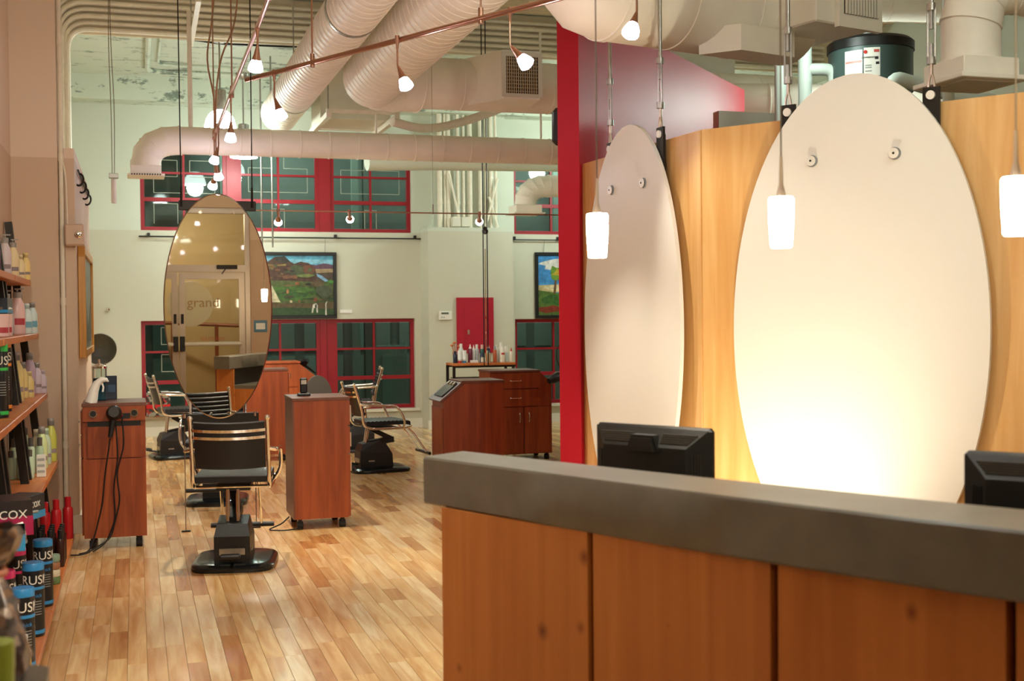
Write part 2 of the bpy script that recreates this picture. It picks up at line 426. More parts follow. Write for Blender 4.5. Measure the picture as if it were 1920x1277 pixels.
t = thing('junction_box', 'pair of cream electrical boxes on top of the boxed column', 'electrical box', (4.19, 16.02, 2.69))
g = MB(); g.box(-.12, -.005, -.05, .05, 0, .13, .006); g.box(.005, .12, -.05, .05, 0, .13, .006); g.build('box', M['conduit'], t)
g = MB(); g.box(-.11, -.015, -.053, -.05, .015, .115); g.box(.015, .11, -.053, -.05, .015, .115); g.build('cover', M['white_trim'], t)

# ---- windows (frames, bars, panes each a piece)
gm, gnt, gb = newmat('window_glass'); gnt.nodes.remove(gb)
go = gnt.nodes['Material Output']; tr = gnt.nodes.new('ShaderNodeBsdfTransparent'); tr.inputs[0].default_value = (0.6, 0.68, 0.64, 1)
gl = gnt.nodes.new('ShaderNodeBsdfGlossy'); gl.inputs['Roughness'].default_value = 0.03
fr = gnt.nodes.new('ShaderNodeFresnel'); fr.inputs[0].default_value = 1.5; ms = gnt.nodes.new('ShaderNodeMixShader')
gnt.links.new(fr.outputs[0], ms.inputs[0]); gnt.links.new(tr.outputs[0], ms.inputs[1]); gnt.links.new(gl.outputs[0], ms.inputs[2]); gnt.links.new(ms.outputs[0], go.inputs[0])
M['pane'] = gm
M['pane_clear'] = gm.copy(); M['pane_clear'].node_tree.nodes['Transparent BSDF'].inputs[0].default_value = (.93, .94, .9, 1)
def window(name, x0, x1, z0, z1, ybars, xbars, rail=None, key=None, yw=YB+.1):
    w_ = thing(name, None, None); w_['kind'] = 'structure'
    fw = .05
    g = MB(); g.box(x0, x0+fw, yw-.03, yw+.05, z0, z1); g.box(x1-fw, x1, yw-.03, yw+.05, z0, z1)
    g.box(x0+fw, x1-fw, yw-.03, yw+.05, z1-fw, z1); g.box(x0+fw, x1-fw, yw-.03, yw+.05, z0, z0+fw)
    g.build('window_frame', M['red_frame'], w_)
    zb = sorted(ybars); xb = sorted(xbars)
    for z in zb:
        t_ = .028 if rail is None or abs(z-rail) > .01 else .05
        g = MB(); g.box(x0+fw, x1-fw, yw-.02, yw+.03, z-t_/2, z+t_/2); g.build('glazing_bar', M['red_frame'], w_)
    for x in xb:
        g = MB(); g.box(x-.014, x+.014, yw-.018, yw+.028, z0+fw, z1-fw); g.build('glazing_bar', M['red_frame'], w_)
    xe = [x0+fw]+xb+[x1-fw]; ze = [z0+fw]+zb+[z1-fw]
    for i in range(len(xe)-1):
        for j in range(len(ze)-1):
            g = MB(); g.box(xe[i]+.005, xe[i+1]-.005, yw+.004, yw+.008, ze[j]+.005, ze[j+1]-.005); g.build('pane', M['pane'], w_)
    if key:
        for pts in key:
            g = MB()
            for (a, b) in zip(pts[:-1], pts[1:]): g.tube([(a[0], yw-.0005, a[1]), (b[0], yw-.0005, b[1])], .0042, 5)
            g.build('pane_line', M['glassline'], w_)  # pale lines laid over the panes
    return w_
def meander(x0, x1, z0, z1, kind):
    """pale key-pattern lines drawn over a sash"""
    w_, h_ = x1-x0, z1-z0; X = lambda f: x0+f*w_; Z = lambda f: z0+f*h_
    if kind == 0:
        return [[(X(.12), Z(.78)), (X(.42), Z(.78)), (X(.42), Z(.6)), (X(.12), Z(.6)), (X(.12), Z(.42)), (X(.9), Z(.42)), (X(.9), Z(.6)), (X(.58), Z(.6)), (X(.58), Z(.78)), (X(.9), Z(.78))],
                [(X(.12), Z(.08)), (X(.12), Z(.3)), (X(.42), Z(.3)), (X(.42), Z(.08))]]
    if kind == 1:
        return [[(X(.1), Z(.98)), (X(.1), Z(.86)), (X(.42), Z(.86)), (X(.42), Z(.72)), (X(.1), Z(.72)), (X(.1), Z(.45)), (X(.9), Z(.45)), (X(.9), Z(.72)), (X(.58), Z(.72)), (X(.58), Z(.86)), (X(.9), Z(.86)), (X(.9), Z(.98))],
                [(X(.42), Z(.05)), (X(.42), Z(.26)), (X(.58), Z(.26)), (X(.58), Z(.05))]]
    return [[(X(.2), Z(.9)), (X(.45), Z(.9)), (X(.45), Z(.65)), (X(.2), Z(.65)), (X(.2), Z(.9))], [(X(.2), Z(.25)), (X(.45), Z(.25)), (X(.45), Z(.5)), (X(.2), Z(.5)), (X(.2), Z(.25))]]
n = 1
for k, (a, b) in enumerate(((0.085, 1.16), (1.295, 2.35), (2.5, 3.585))):
    window('window_%d' % n, a, b, UP[2], UP[3], [3.02, 3.36], [(a+b)/2], 3.02, meander(a+.05, b-.05, UP[2], UP[3], 0 if k == 0 else 1)); n += 1
g = MB(); g.box(1.16, 1.295, YB+.05, YB+.2, UP[2], UP[3]); g.box(2.35, 2.5, YB+.05, YB+.2, UP[2], UP[3]); struct(g.build('trim_3', M['red_frame']))
for k, (a, b) in enumerate(((0.07, 1.16), (1.295, 2.345), (2.52, 3.615))):
    window('window_%d' % n, a, b, LO[2], LO[3], [0.68, 1.07], [(a+b)/2], 0.68, meander(a+.05, b-.05, .6, LO[3], 2) if k == 0 else None); n += 1
g = MB(); g.box(1.16, 1.295, YB+.05, YB+.2, LO[2], LO[3]); g.box(2.345, 2.43, YB+.05, YB+.2, LO[2], LO[3]); g.box(2.435, 2.52, YB+.07, YB+.2, LO[2], LO[3]); struct(g.build('trim_4', M['red_frame']))
window('window_%d' % n, UPR[0], UPR[1], UPR[2], UPR[3], [3.02, 3.36], [5.6, 6.2, 6.8], 3.02); n += 1
window('window_%d' % n, LOR[0], LOR[1], LOR[2], LOR[3], [0.68, 1.03], [5.62, 6.2, 6.8], 0.68); n += 1
# the dim hall outside the windows
M['hall'] = mat('green_hall_wall', '#7a817d', 0.7, noise=0.12, nscale=2)
M['hall2'] = mat('pale_hall_post', '#9aa8a0', 0.7)
g = MB(); g.box(-2, 10, 19.2, 19.4, -.5, 5.2); struct(g.build('wall_hall', M['hall']))
g = MB(); g.box(-2, 10, YB+.32, 19.2, -.2, -.05); struct(g.build('floor_hall', M['hall']))
g = MB(); g.box(-2, 10, YB+.32, 19.2, 5.0, 5.2); struct(g.build('ceiling_hall', M['hall']))
for i, (xx, ww, zz, col_) in enumerate(((3.12, .1, 4.9, 'hall2'), (3.3, .16, 4.9, 'hall'), (4.05, .07, 4.9, 'hall2'), (1.2, .2, 4.9, 'hall2'), (6.3, .2, 4.9, 'hall2'))):
    g = MB(); g.box(xx, xx+ww, 18.3, 18.3+ww, -.05, zz); tag(g.build('post', M[col_]), ['pale narrow post left in the right lower window', 'grey-green wide post in the right lower window', 'thin pale post right in the right lower window', 'pale wide post behind the left windows', 'pale wide post behind the palm painting window'][i], 'post', 'posts in the outside hall')
g = MB()
for xx in [-.5+.75*i for i in range(13)]:
    g.box(xx, xx+.6, 19.17, 19.2, .1, .9); g.box(xx, xx+.6, 19.17, 19.2, 1.0, 1.75)
struct(g.build('trim_5', M['hall2']))
g = MB(); g.box(3.45, 4.0, 18.6, 19.0, -.05, 1.05, .01); g.box(3.6, 3.9, 18.58, 18.6, .1, .9); tag(g.build('crate', M['hall2']), 'pale square crate in the hall behind the right lower window', 'crate')

# ---- left wall, pier, furred-out strip
g = MB(); g.box(XL-.3, XL, YE-.3, YB, 0, ZD+.2); struct(g.build('wall_left', M['wall_near']))
g = MB(); g.prism([(XL, 9.1), (-.5, 9.1), (-.492, 9.13), (-.5, 9.5), (XL, 9.5)], 0, ZD)
struct(g.build('wall_pier', M['wall_pier']))
g = MB(); g.box(XL, -.457, 9.14, 9.16, 0, 2.69); g.box(-.457, -.39, 9.12, 12.0, 0, 2.69); g.box(XL, -.457, 9.5, 12.0, 2.6, 2.69); struct(g.build('wall_furring', M['wall_pier']))
g = MB(); g.box(-.47, -.375, 9.105, 9.12, 0, .13); g.box(-.39, -.375, 9.12, 12.0, 0, .13); struct(g.build('baseboard_left', M['white_trim']))
g = MB(); g.tube([(-.476, 9.115, 0), (-.476, 9.115, ZC)], .016, 10)
for zz in (.6, 1.6, 2.6, 3.4): g.tube([(-.476, 9.115, zz), (-.476, 9.115, zz+.05)], .02, 10)
tag(g.build('conduit', M['conduit'], smooth=True), 'cream vertical conduit running up the rough edge of the left pier', 'conduit')
# ---- entrance wall behind the viewer, with its glazed doors
wall_with_openings('wall_entrance', M['wall_entry'], XL-.3, XR+.3, YE-.2, YE, 0, ZD+.2, [(-.38, 1.6, 0, 3.08)])
# ---- right wall and ceiling
g = MB(); g.box(XR, XR+.3, YE-.3, YB+.3, 0, ZD+.2); struct(g.build('wall_right', M['wall_far']))
g = MB(); g.box(XL, XR, 13.42, YB, ZC, ZD+.2); struct(g.build('ceiling', M['ceil_rough']))
g = MB(); prof = []
y = YE
while y < 13.42:
    prof += [(y, ZD), (y+.11, ZD), (y+.135, ZD+.075), (y+.19, ZD+.075), (y+.215, ZD)]; y += .215
rowsA = [(XL-.1, a, b) for a, b in prof]; rowsB = [(XR+.1, a, b) for a, b in prof]
g.grid([rowsA, rowsB]); g.box(XL-.3, XR+.3, YE-.3, 13.42, ZD+.1, ZD+.3)
struct(g.build('ceiling_deck', M['deck']))
# beams carrying the deck
for yy in (3.2, 6.4, 9.6):
    g = MB(); g.box(XL, XR, yy-.06, yy+.06, ZD-.28, ZD-.26); g.box(XL, XR, yy-.06, yy+.06, ZD-.02, ZD); g.box(XL, XR, yy-.01, yy+.01, ZD-.26, ZD-.02)
    tag(g.build('ceiling_beam', M['deck']), ['steel ceiling beam across the front of the room', 'steel ceiling beam above the reception desk', 'steel ceiling beam above the styling chairs'][int(yy/3.2)-1], 'beam')
# conduits climbing the left wall and sweeping along the deck edge
for i in range(6):
    px_ = -.615-.025*i; zt = 4.46+.068*i; r = .02 if i % 2 else .026; yy = 13.36-.004*i; rb = .22+.02*i
    g = MB(); g.tube([(px_, yy, 0)] + arc((px_, yy, zt-rb), (px_, yy, zt), (px_+rb, yy, zt), 8) + [(XR-.5, yy, zt)], r, 8)
    tag(g.build('conduit', M['conduit'], smooth=True), ORD[i]+' conduit counted from the inside of the bend at upper left', 'conduit', 'conduit bundle at the deck edge')
g = MB(); g.box(XL, XR, 13.40, 13.42, 4.42, ZD); struct(g.build('trim_6', M['deck']))
for pts, r in (([(.18, 13.4, 4.475), (.18, 15.5, 4.475), (1.9, 15.5, 4.475)], .03), ([(.3, 13.4, 4.48), (.3, 15.1, 4.48), (1.9, 15.1, 4.48)], .014)):
    g = MB(); g.tube(fillet(pts, .2), r, 8); tag(g.build('ceiling_conduit', M['ceil_rough'], smooth=True), 'thick painted conduit bent along the flaking ceiling' if r > .02 else 'thin painted conduit bent along the flaking ceiling', 'conduit')
g = MB(); g.tube(fillet([(.6, 13.55, 4.46), (.9, 13.6, 4.44), (1.5, 13.62, 4.45), (2.0, 13.6, 4.46)], .1), .012, 6); tag(g.build('ceiling_cable', M['darksteel'], smooth=True), 'dark cable lying along the edge of the flaking ceiling', 'cable')

# ---- red wall at 45 degrees behind the reception
def quad_prism(p, d, n_, L_, T_, z0, z1):
    p = Vector(p); a = [p, p+d*L_, p+d*L_+n_*T_, p+n_*T_]
    return [(q.x, q.y) for q in a]
d45 = Vector((math.sqrt(.5), math.sqrt(.5))); n45 = Vector((-math.sqrt(.5), math.sqrt(.5)))
g = MB(); g.prism(quad_prism((2.88, 7.83), d45, n45, 3.7, .16, 0, 0), 0, 3.59)
struct(g.build('wall_red', M['red']))
# white partitions behind
g = MB(); g.box(4.38, 6.9, 8.75, 8.85, 0, 3.08); struct(g.build('wall_partition_low', M['white_trim']))
g = MB(); g.box(5.2, 6.2, 12.0, 12.12, 0, ZC+.3); struct(g.build('wall_partition_high', M['white_trim']))

# ---- blond wood partition behind the desk, in segments
PA, PB_, PC_ = Vector((2.91, 7.931)), Vector((3.022, 6.26)), Vector((4.02, 4.77))
PD_ = PC_ + Vector((1.5, -.95))
part_ = thing('wood_partition', 'blond wood panelled partition curving behind the reception desk', 'partition', (3.3, 6, 0))
WH = 2.52
for i, (a, b) in enumerate(((PA, PB_), (PB_, PC_), (PC_, PD_))):
    d = (b-a); L_ = d.length; d.normalize(); nn = Vector((d.y, -d.x))
    if nn.dot(a) < 0: nn = -nn
    g = MB(); o3 = Vector((3.3, 6))
    q = [a+d*.006-o3, b-d*.006-o3, b-d*.006+nn*.09-o3, a+d*.006+nn*.09-o3]
    g.prism([(v.x, v.y) for v in q], 0.0, WH); g.build('panel', M['maple'], part_)
    if i:
        g = MB(); q = [a-d*.012+nn*.01-o3, a+d*.012+nn*.01-o3, a+d*.012+nn*.08-o3, a-d*.012+nn*.08-o3]
        g.prism([(v.x, v.y) for v in q], 0.0, WH-.01); g.build('joint_strip', M['gold'], part_)
# ================================================================ DUCTS AND PIPES
def duct(path, r, pitch=0.14, rid=0.006, seg=28, cap=True):
    """round spiral duct: tube with a raised seam every pitch"""
    P = [Vector(p) for p in path]; pts = []; rs = []
    for a, b in zip(P[:-1], P[1:]):
        L_ = (b-a).length; k = max(1, int(L_/pitch)); d = (b-a)/L_; st = L_/k
        for i in range(k):
            s0 = a + d*(st*i)
            if pitch < L_ or i == 0:
                pts += [s0, s0+d*.002, s0+d*.014, s0+d*.016]; rs += [r, r+rid, r+rid, r]
    pts.append(P[-1]); rs.append(r)
    g = MB(); g.tube(pts, rs, seg, cap); return g
def elbow(a, c, b, r, n=5, seg=28):
    """segmented elbow with raised joints"""
    pts = arc(a, c, b, n); P = []; rs = []
    for i, p in enumerate(pts):
        t = (pts[min(i+1, n)]-pts[max(i-1, 0)]).normalized()
        P += [p-t*.006, p-t*.004, p+t*.004, p+t*.006]; rs += [r, r+.006, r+.006, r]
    g = MB(); g.tube(P, rs, seg); return g
def grille_box(parent, x0, x1, y0, y1, z0, z1):
    """downward diffuser box with a slotted grille"""
    g = MB(); g.box(x0, x1, y0, y1, z0+.02, z1, .004); g.build('diffuser_box', M['duct'], parent)
    g = MB(); f = .03; g.box(x0-f, x1+f, y0-f, y1+f, z0, z0+.02, .003); g.build('diffuser_flange', M['duct'], parent)
    for i in range(12):
        xx = x0 + (x1-x0)*(i+.5)/12
        g = MB(); g.box(xx-.006, xx+.006, y0-f-.003, y0-f, z0+.003, z0+.017); g.build('slot', M['grille'], parent)

# long horizontal duct in front of the windows
t = thing('supply_duct', 'long cream round duct running level in front of the upper windows', 'duct', (0, 12.3, 3.21))
duct([(.42, 0, 0), (6.2, 0, 0)], .133, .28).build('duct_run', M['duct'], t, True)
elbow((.44, 0, 0), (.12, 0, 0), (.12, 0, -.24), .137, 4).build('elbow', M['duct'], t, True)
g = MB(); g.tube([(.12, 0, -.2), (.12, 0, -.27)], .143, 28); g.build('collar', M['duct'], t, True)
grille_box(t, -.02, .26, -.14, .14, -.36, -.26)
for xx in (.54, 2.35, 4.1):
    g = MB(); g.tube([(xx, 0, .13), (xx, 0, 1.25)], .012 if xx > 1 else .022, 8); g.build('hanger_rod', M['conduit'], t, True)
# two big spiral ducts along the ceiling
t = thing('spiral_duct', 'slimmer cream spiral duct slanting down on the left below the ceiling', 'duct', (1.56, 9, 3.75))
duct([(0, 4.75, 0), (0, -4.6, 0)], .2, .125, .005).build('duct_run', M['duct'], t, True)
g = MB(); g.tube([(0, 4.75, 0), (0, 4.79, 0)], .208, 28); g.build('end_cap', M['duct'], t, True)
for yy in (3.5, 0, -3.5):
    g = MB(); g.tube([(0, yy, .2), (0, yy, 1.15)], .008, 6); g.tube([(0, yy-.02, 0), (0, yy+.02, 0)], .209, 28); g.build('hanger_strap', M['steel'], t, True)
t = thing('spiral_duct', 'large cream spiral duct slanting down and elbowing right below the ceiling', 'duct', (2.145, 9, 3.75))
duct([(0, 2.3, 0), (0, -5.5, 0)], .285, .13, .005, 32).build('duct_run', M['duct'], t, True)
elbow((0, 2.28, 0), (0, 2.75, 0), (.5, 2.78, .02), .285, 4, 32).build('elbow', M['duct'], t, True)
duct([(.48, 2.78, .02), (4.6, 2.78, .02)], .25, .45, .004).build('duct_run', M['duct'], t, True)
vb = MB(); vb.prism([(.95, 2.75), (1.22, 2.2), (1.58, 2.2), (1.62, 2.75)], -.2, .26); vb.build('vent_box', M['duct'], t)
g = MB(); g.box(1.2, 1.6, 2.18, 2.2, -.18, -.15); g.box(1.2, 1.6, 2.18, 2.2, .2, .24); g.box(1.2, 1.24, 2.18, 2.2, -.15, .2); g.box(1.56, 1.6, 2.18, 2.2, -.15, .2); g.build('vent_frame', M['white_trim'], t)
g = MB(); g.box(1.24, 1.56, 2.194, 2.199, -.15, .2); g.build('vent_backing', M['grille'], t)
g = MB()
for i in range(14): g.box(1.25+.022*i, 1.258+.022*i, 2.184, 2.192, -.15, .2)
for i in range(10): g.box(1.24, 1.56, 2.186, 2.190, -.13+.034*i, -.125+.034*i)
g.build('vent_grid', M['ductseam'], t)
# rectangular plenum and its channel hangers between the ducts
t = thing('plenum', 'pale rectangular duct plenum hung on steel channels behind the big duct', 'duct', (2.25, 13.0, 3.5))
g = MB(); g.box(-.4, .33, -.3, .38, .04, .98); g.build('plenum_box', M['white_trim'], t)
for xx in (-.38, .31):
    g = MB(); g.box(xx-.025, xx+.025, -.75, .55, -.02, .035); g.build('channel', M['conduit'], t)
    g = MB(); g.tube([(xx, -.7, .03), (xx, -.7, 1.38)], .008, 6); g.build('hanger_rod', M['steel'], t)
for yy in (-.7, .45):
    g = MB(); g.box(-.4, .34, yy-.02, yy+.02, .035, .07); g.build('channel', M['conduit'], t)
# far small elbow duct on the right
t = thing('small_elbow_duct', 'small cream duct elbowing down beside the red wall', 'duct', (4.46, 14.0, 2.71))
elbow((.3, 0, .33), (0, 0, .33), (0, 0, .09), .13, 5).build('elbow', M['duct'], t, True)
duct([(.28, 0, .33), (1.6, 0, .33)], .13, .16).build('duct_run', M['duct'], t, True)
g = MB(); g.box(-.16, .16, -.16, .16, 0, .09, .005); g.build('diffuser_box', M['duct'], t)
g = MB(); g.box(-.19, .19, -.19, .19, -.015, 0, .003); g.build('diffuser_flange', M['duct'], t)
g = MB(); g.tube([(.8, 0, .45), (.8, 0, ZC-2.71)], .008, 6); g.build('hanger_rod', M['steel'], t)
# big near duct above the red wall
dn = Vector((math.cos(math.radians(15)), math.sin(math.radians(15)), 0))
t = thing('trunk_duct', 'big cream trunk duct over the red wall with a square vent box', 'duct', (2.95, 7.01, 3.47), math.radians(15))
duct([(-.25, 0, 0), (1.28, 0, 0)], .32, .42, .006, 40).build('duct_run', M['duct'], t, True)
g = MB(); g.tube([(-.2, 0, 0), (-.27, 0, 0), (-.5, 0, .2), (-.75, 0, .5)], [.327, .327, .32, .31], 36); g.build('elbow', M['duct'], t, True)
g = MB(); g.prism([(.42, -.1), (.55, -.34), (1.0, -.34), (1.1, -.1)], -.36, -.2); g.build('boot', M['duct'], t)
g = MB(); g.box(.9, 1.42, -.62, 0, -.2, .55, .01); g.build('vent_box', M['duct'], t)
g = MB(); g.box(1.06, 1.44, -.66, -.62, -.22, .5); g.build('vent_frame', M['duct'], t)
g = MB(); g.box(1.1, 1.4, -.665, -.66, -.14, .46); g.build('vent_backing', M['grille'], t)
for i in range(12):
    g = MB(); g.box(1.105+.025*i, 1.117+.025*i, -.675, -.665, -.14, .46); g.build('vent_slat', M['duct'], t)
# duct at the upper right, elbowing down to a square diffuser
t = thing('drop_duct', 'cream duct dropping to a square diffuser above the right of the wood partition', 'duct', (4.236, 5.531, 2.69))
g = MB(); g.box(-.17, .17, -.17, .17, .025, .12, .005); g.build('diffuser_box', M['duct'], t)
g = MB(); g.box(-.21, .21, -.21, .21, 0, .025, .004); g.build('diffuser_flange', M['duct'], t)
g = MB(); g.box(-.15, .15, -.15, .15, -.006, 0); g.build('diffuser_plate', M['white_trim'], t)
duct([(0, 0, .12), (0, 0, .34)], .15, .11).build('duct_drop', M['duct'], t, True)
elbow((0, 0, .32), (0, 0, .62), (.42, -.1, .5), .155, 4).build('elbow', M['duct'], t, True)
duct([(.4, -.1, .5), (1.6, -.38, .28)], .155, .12).build('duct_run', M['duct'], t, True)
# white insulated pipes and water heater behind the partition
def pipe(label, path, r, fr=.12, mt='pipe_white', group=None):
    g = MB(); g.tube(fillet(path, fr), r, 16); return tag(g.build('insulated_pipe', M[mt], smooth=True), label, 'pipe', group)
pipe('white insulated upright pipe left of the bracket of the big oval', [(4.53, 8.05, 0), (4.53, 8.05, 4.6)], .045)
pipe('white insulated upright pipe with a side branch beside the big oval', [(4.70, 8.0, 0), (4.70, 8.0, 4.6)], .05)
pipe('white insulated pipe bending down from the upright pipe to behind the oval', [(4.70, 8.0, 3.27), (4.90, 7.93, 3.27), (4.90, 7.93, 2.6)], .045, .08)
pipe('white insulated pipe with an elbow slanting across the water heater', [(5.03, 7.4, 2.5), (5.03, 7.4, 3.12), (5.5, 7.28, 2.98), (6.0, 7.1, 2.9)], .05, .07)
pipe('white vent pipe rising from the water heater to the ceiling', [(5.17, 7.88, 3.48), (5.17, 7.88, 3.72), (4.85, 7.98, 3.76), (4.2, 8.2, 3.78)], .05, .1)
pipe('pale upright pipe left of the dropping duct', [(4.757, 6.42, 0), (4.757, 6.42, 4.8)], .035)
pipe('pale diagonal pipe under the ceiling at the upper right', [(4.75, 7.15, 3.75), (5.6, 8.5, 3.85)], .03)
t = thing('water_heater', 'dark grey round water heater with white warning labels behind the oval', 'water heater', (5.167, 7.876, -.0))
g = MB(); g.lathe([(.29, 0), (.29, 3.1)], seg=36); g.lathe([(.3, 3.14), (.3, 3.4)], seg=36); g.build('tank', pmat('heater_grey', '#3f5350', 0.4), t, True)
g = MB(); g.lathe([(.297, 3.09), (.305, 3.1), (.305, 3.14), (.297, 3.15)], seg=36); g.lathe([(.31, 3.39), (.31, 3.45), (.28, 3.475), (.0, 3.49)], seg=36); g.build('rim', M['black'], t, True)
def wrap_label(a0, a1, z0, z1, mt, r=.3025, name='warning_label'):
    g = MB(); n_ = 8
    g.grid([[(r*math.cos(a0+(a1-a0)*i/n_), r*math.sin(a0+(a1-a0)*i/n_), z) for i in range(n_+1)] for z in (z0, z1)]); return g.build(name, mt, t)
A0 = math.atan2(-7.876, -5.167)
wrap_label(A0-.62, A0-.18, 3.18, 3.36, M['white_plastic']); wrap_label(A0-.15, A0+.22, 3.17, 3.37, M['white_plastic']); 
wrap_label(A0-.6, A0-.2, 3.27, 3.285, pmat('label_pink', '#c98a80'), .3035, 'label_line')
for zz in (3.2, 3.225, 3.24): wrap_label(A0-.12, A0+.03, zz, zz+.008, pmat('label_grey', '#8a8f88'), .3035, 'label_line')
wrap_label(A0+.08, A0+.2, 3.335, 3.355, pmat('label_red', '#b8483c'), .3035, 'label_line')
wrap_label(A0+.1, A0+.18, 3.285, 3.305, M['black'], .3035, 'label_picture'); wrap_label(A0+.12, A0+.2, 3.25, 3.268, M['black'], .3035, 'label_picture')
dirA = Vector((math.cos(A0-.045), math.sin(A0-.045), 0)); tx = Vector((-dirA.y, dirA.x, 0))
text_obj('COMMERCIAL', .016, M['black'], frame3(dirA*.306+Vector((0, 0, 3.3)), tx, (0, 0, 1)), t)
g = MB(); g.lathe([(0, 0), (.013, 0), (.013, .003), (0, .003)], tuple(dirA*.303+tx*-.02+Vector((0, 0, 3.34))), 14, tuple(dirA)); g.build('emblem', pmat('label_red2', '#c02a20'), t)
# roof clutter seen above the red wall
for i, (a, b, r) in enumerate((((4.6, 10.2, 4.3), (7.6, 9.6, 4.3), .15), ((4.4, 11.2, 3.55), (7.8, 10.0, 3.45), .2), ((5.0, 9.4, 4.55), (8.4, 10.6, 4.5), .04), ((4.4, 7.4, 4.5), (7.9, 9.4, 4.2), .06), ((4.8, 6.2, 4.6), (8.0, 8.6, 4.4), .08))):
    g = duct([a, b], r, .5, .004, 20)
    tag(g.build('ceiling_duct', M['duct'], smooth=True), ['cream duct high under the deck behind the red wall', 'broad cream duct low behind the far end of the red wall', 'thin cream pipe under the deck at the upper right', 'cream pipe crossing above the water heater', 'cream round duct crossing under the deck at the right'][i], 'duct')
for i in range(5):
    yy = 8.2+.62*i
    g = MB(); g.bar((4.2, yy, 4.42), (8.5, yy, 4.42), .05, .05); g.bar((4.2, yy, 4.78), (8.5, yy, 4.78), .05, .05)
    for k in range(14): g.tube([(4.2+.3*k, yy, 4.42), (4.35+.3*k, yy, 4.78), (4.5+.3*k, yy, 4.42)], .012, 5)
    tag(g.build('roof_truss', M['deck']), ORD[i]+' open web roof truss behind the red wall, counting from the front', 'truss', 'roof trusses behind the red wall')
# flexible hoses and hangers between ducts (upper centre)
for i, (pts, r) in enumerate((([(2.5, 12.2, 3.45), (2.9, 12.4, 3.4), (3.4, 12.5, 3.55), (3.9, 12.4, 3.75)], .045), ([(2.6, 14.2, 3.3), (3.4, 14.3, 3.34), (6.4, 14.5, 3.4)], .11), ([(2.8, 13.2, 3.3), (4.2, 13.3, 3.33), (6.4, 13.4, 3.36)], .04), ([(4.6, 12.4, 4.1), (4.75, 12.4, 3.9), (4.9, 12.4, 3.95), (4.95, 12.4, 4.3)], .06))):
    g = MB(); g.tube(fillet(pts, .3, 6), r, 14)
    tag(g.build('service_pipe', M['conduit'] if i != 1 else M['wall_far'], smooth=True), ['cream flexible hose drooping below the big duct elbow', 'pale green pipe running level behind the long duct', 'cream conduit running level behind the long duct', 'cream hooked pipe under the deck near the red wall'][i], 'pipe')
# ================================================================ LAMPS
LIGHTS = []
def lamp(name, kind, loc, energy, color, parent=None, aim=None, size=0.05, angle=60, blend=0.6):
    ld = bpy.data.lights.new(name, kind); ld.energy = energy; ld.color = color
    if kind == 'SPOT': ld.spot_size = math.radians(angle); ld.spot_blend = blend
    if kind in ('SPOT', 'POINT'): ld.shadow_soft_size = size
    o = bpy.data.objects.new(name, ld); COL.objects.link(o); o.location = loc
    if aim is not None: o.rotation_euler = (Vector(aim)-Vector(loc)).to_track_quat('-Z', 'Y').to_euler()
    LIGHTS.append(o); return o
WARM, COOL = (0.985, 0.915, 0.76), (0.85, 1.0, 0.91)
# pendants over the desk
for i, (x, y) in enumerate(((1.403, 3.655), (1.71, 3.04), (2.02, 2.472))):
    z0 = 1.68
    t = thing('pendant_lamp', ['glowing white cylinder pendant nearest the red wall', 'glowing white cylinder pendant in front of the big oval', 'glowing white cylinder pendant at the right edge'][i], 'lamp', (x, y, z0), 0, 'pendants over the reception desk')
    g = MB(); g.lathe([(0, 0), (.026, 0), (.029, .004), (.033, .07), (.034, .132), (.031, .138), (0, .139)], seg=24); g.build('shade', M['bulb_warm'], t, True)
    g = MB(); g.lathe([(.014, .139), (.012, .15), (.006, .175), (.004, .25), (.0, .25)], seg=12); g.build('stem', M['nickel'], t, True)
    g = MB(); g.tube([(0, 0, .25), (0, 0, 2.9)], .0022, 6); g.build('wire', M['steelwire'], t)
# dome pendants
def dome(x, y, zb, label, energy, zc=ZC, gm_='bulb_dome'):
    t = thing('dome_lamp', label, 'lamp', (x, y, zb), 0, 'glass dome pendants')
    g = MB(); g.lathe([(.165, 0), (.163, .03), (.145, .1), (.11, .155), (.07, .185), (.06, .19)], seg=28); g.lathe([(.06, .188), (.1, .15), (.135, .1), (.155, .03), (.158, 0)], seg=28); g.build('glass_dome', M[gm_], t, True)
    g = MB(); g.lathe([(.065, .19), (.065, .4), (.05, .41), (0, .41)], seg=20); g.build('housing', M['steel'], t, True)
    g = MB(); g.tube([(0, 0, .4), (0, 0, zc-zb)], .009, 8); g.build('rod', M['steel'], t, True)
    g = MB(); g.lathe([(0, zc-zb-.07), (.06, zc-zb-.07), (.09, zc-zb-.03), (.09, zc-zb), (0, zc-zb)], seg=20); g.build('canopy', M['steel'], t, True)
    lamp('dome_light', 'POINT', (x, y, zb-.05), energy, COOL, size=.12)
dome(.9, 13.5, 3.52, 'glowing glass dome pendant hanging above the left end of the long duct', 50)
dome(1.31, 15.5, 3.47, 'glass dome pendant mostly hidden behind the long duct', 28)
dome(4.52, 7.52, 3.5, 'glass dome pendant peeking out beside the square vent box', 8, ZD, 'bulb_dome_dim')
dome(6.0, 14.6, 3.75, 'added fill dome pendant, unseen behind the red wall near the back', 90)  # unseen pendant put in as greenish fill for the far wall's right
dome(.6, 3.4, 4.15, 'added fill dome pendant, out of view above the entrance end of the room', 30, ZD)  # out-of-view pendant added to brighten the front of the room
dome(3.4, 3.0, 4.15, 'added fill dome pendant, out of view high above the reception desk', 50, ZD)  # added above the frame to lift the ducts and reception area
dome(6.6, 10.2, 3.6, 'added fill dome pendant, unseen behind the red wall near the partition', 95, ZD)  # unseen pendant added as fill for the back right area
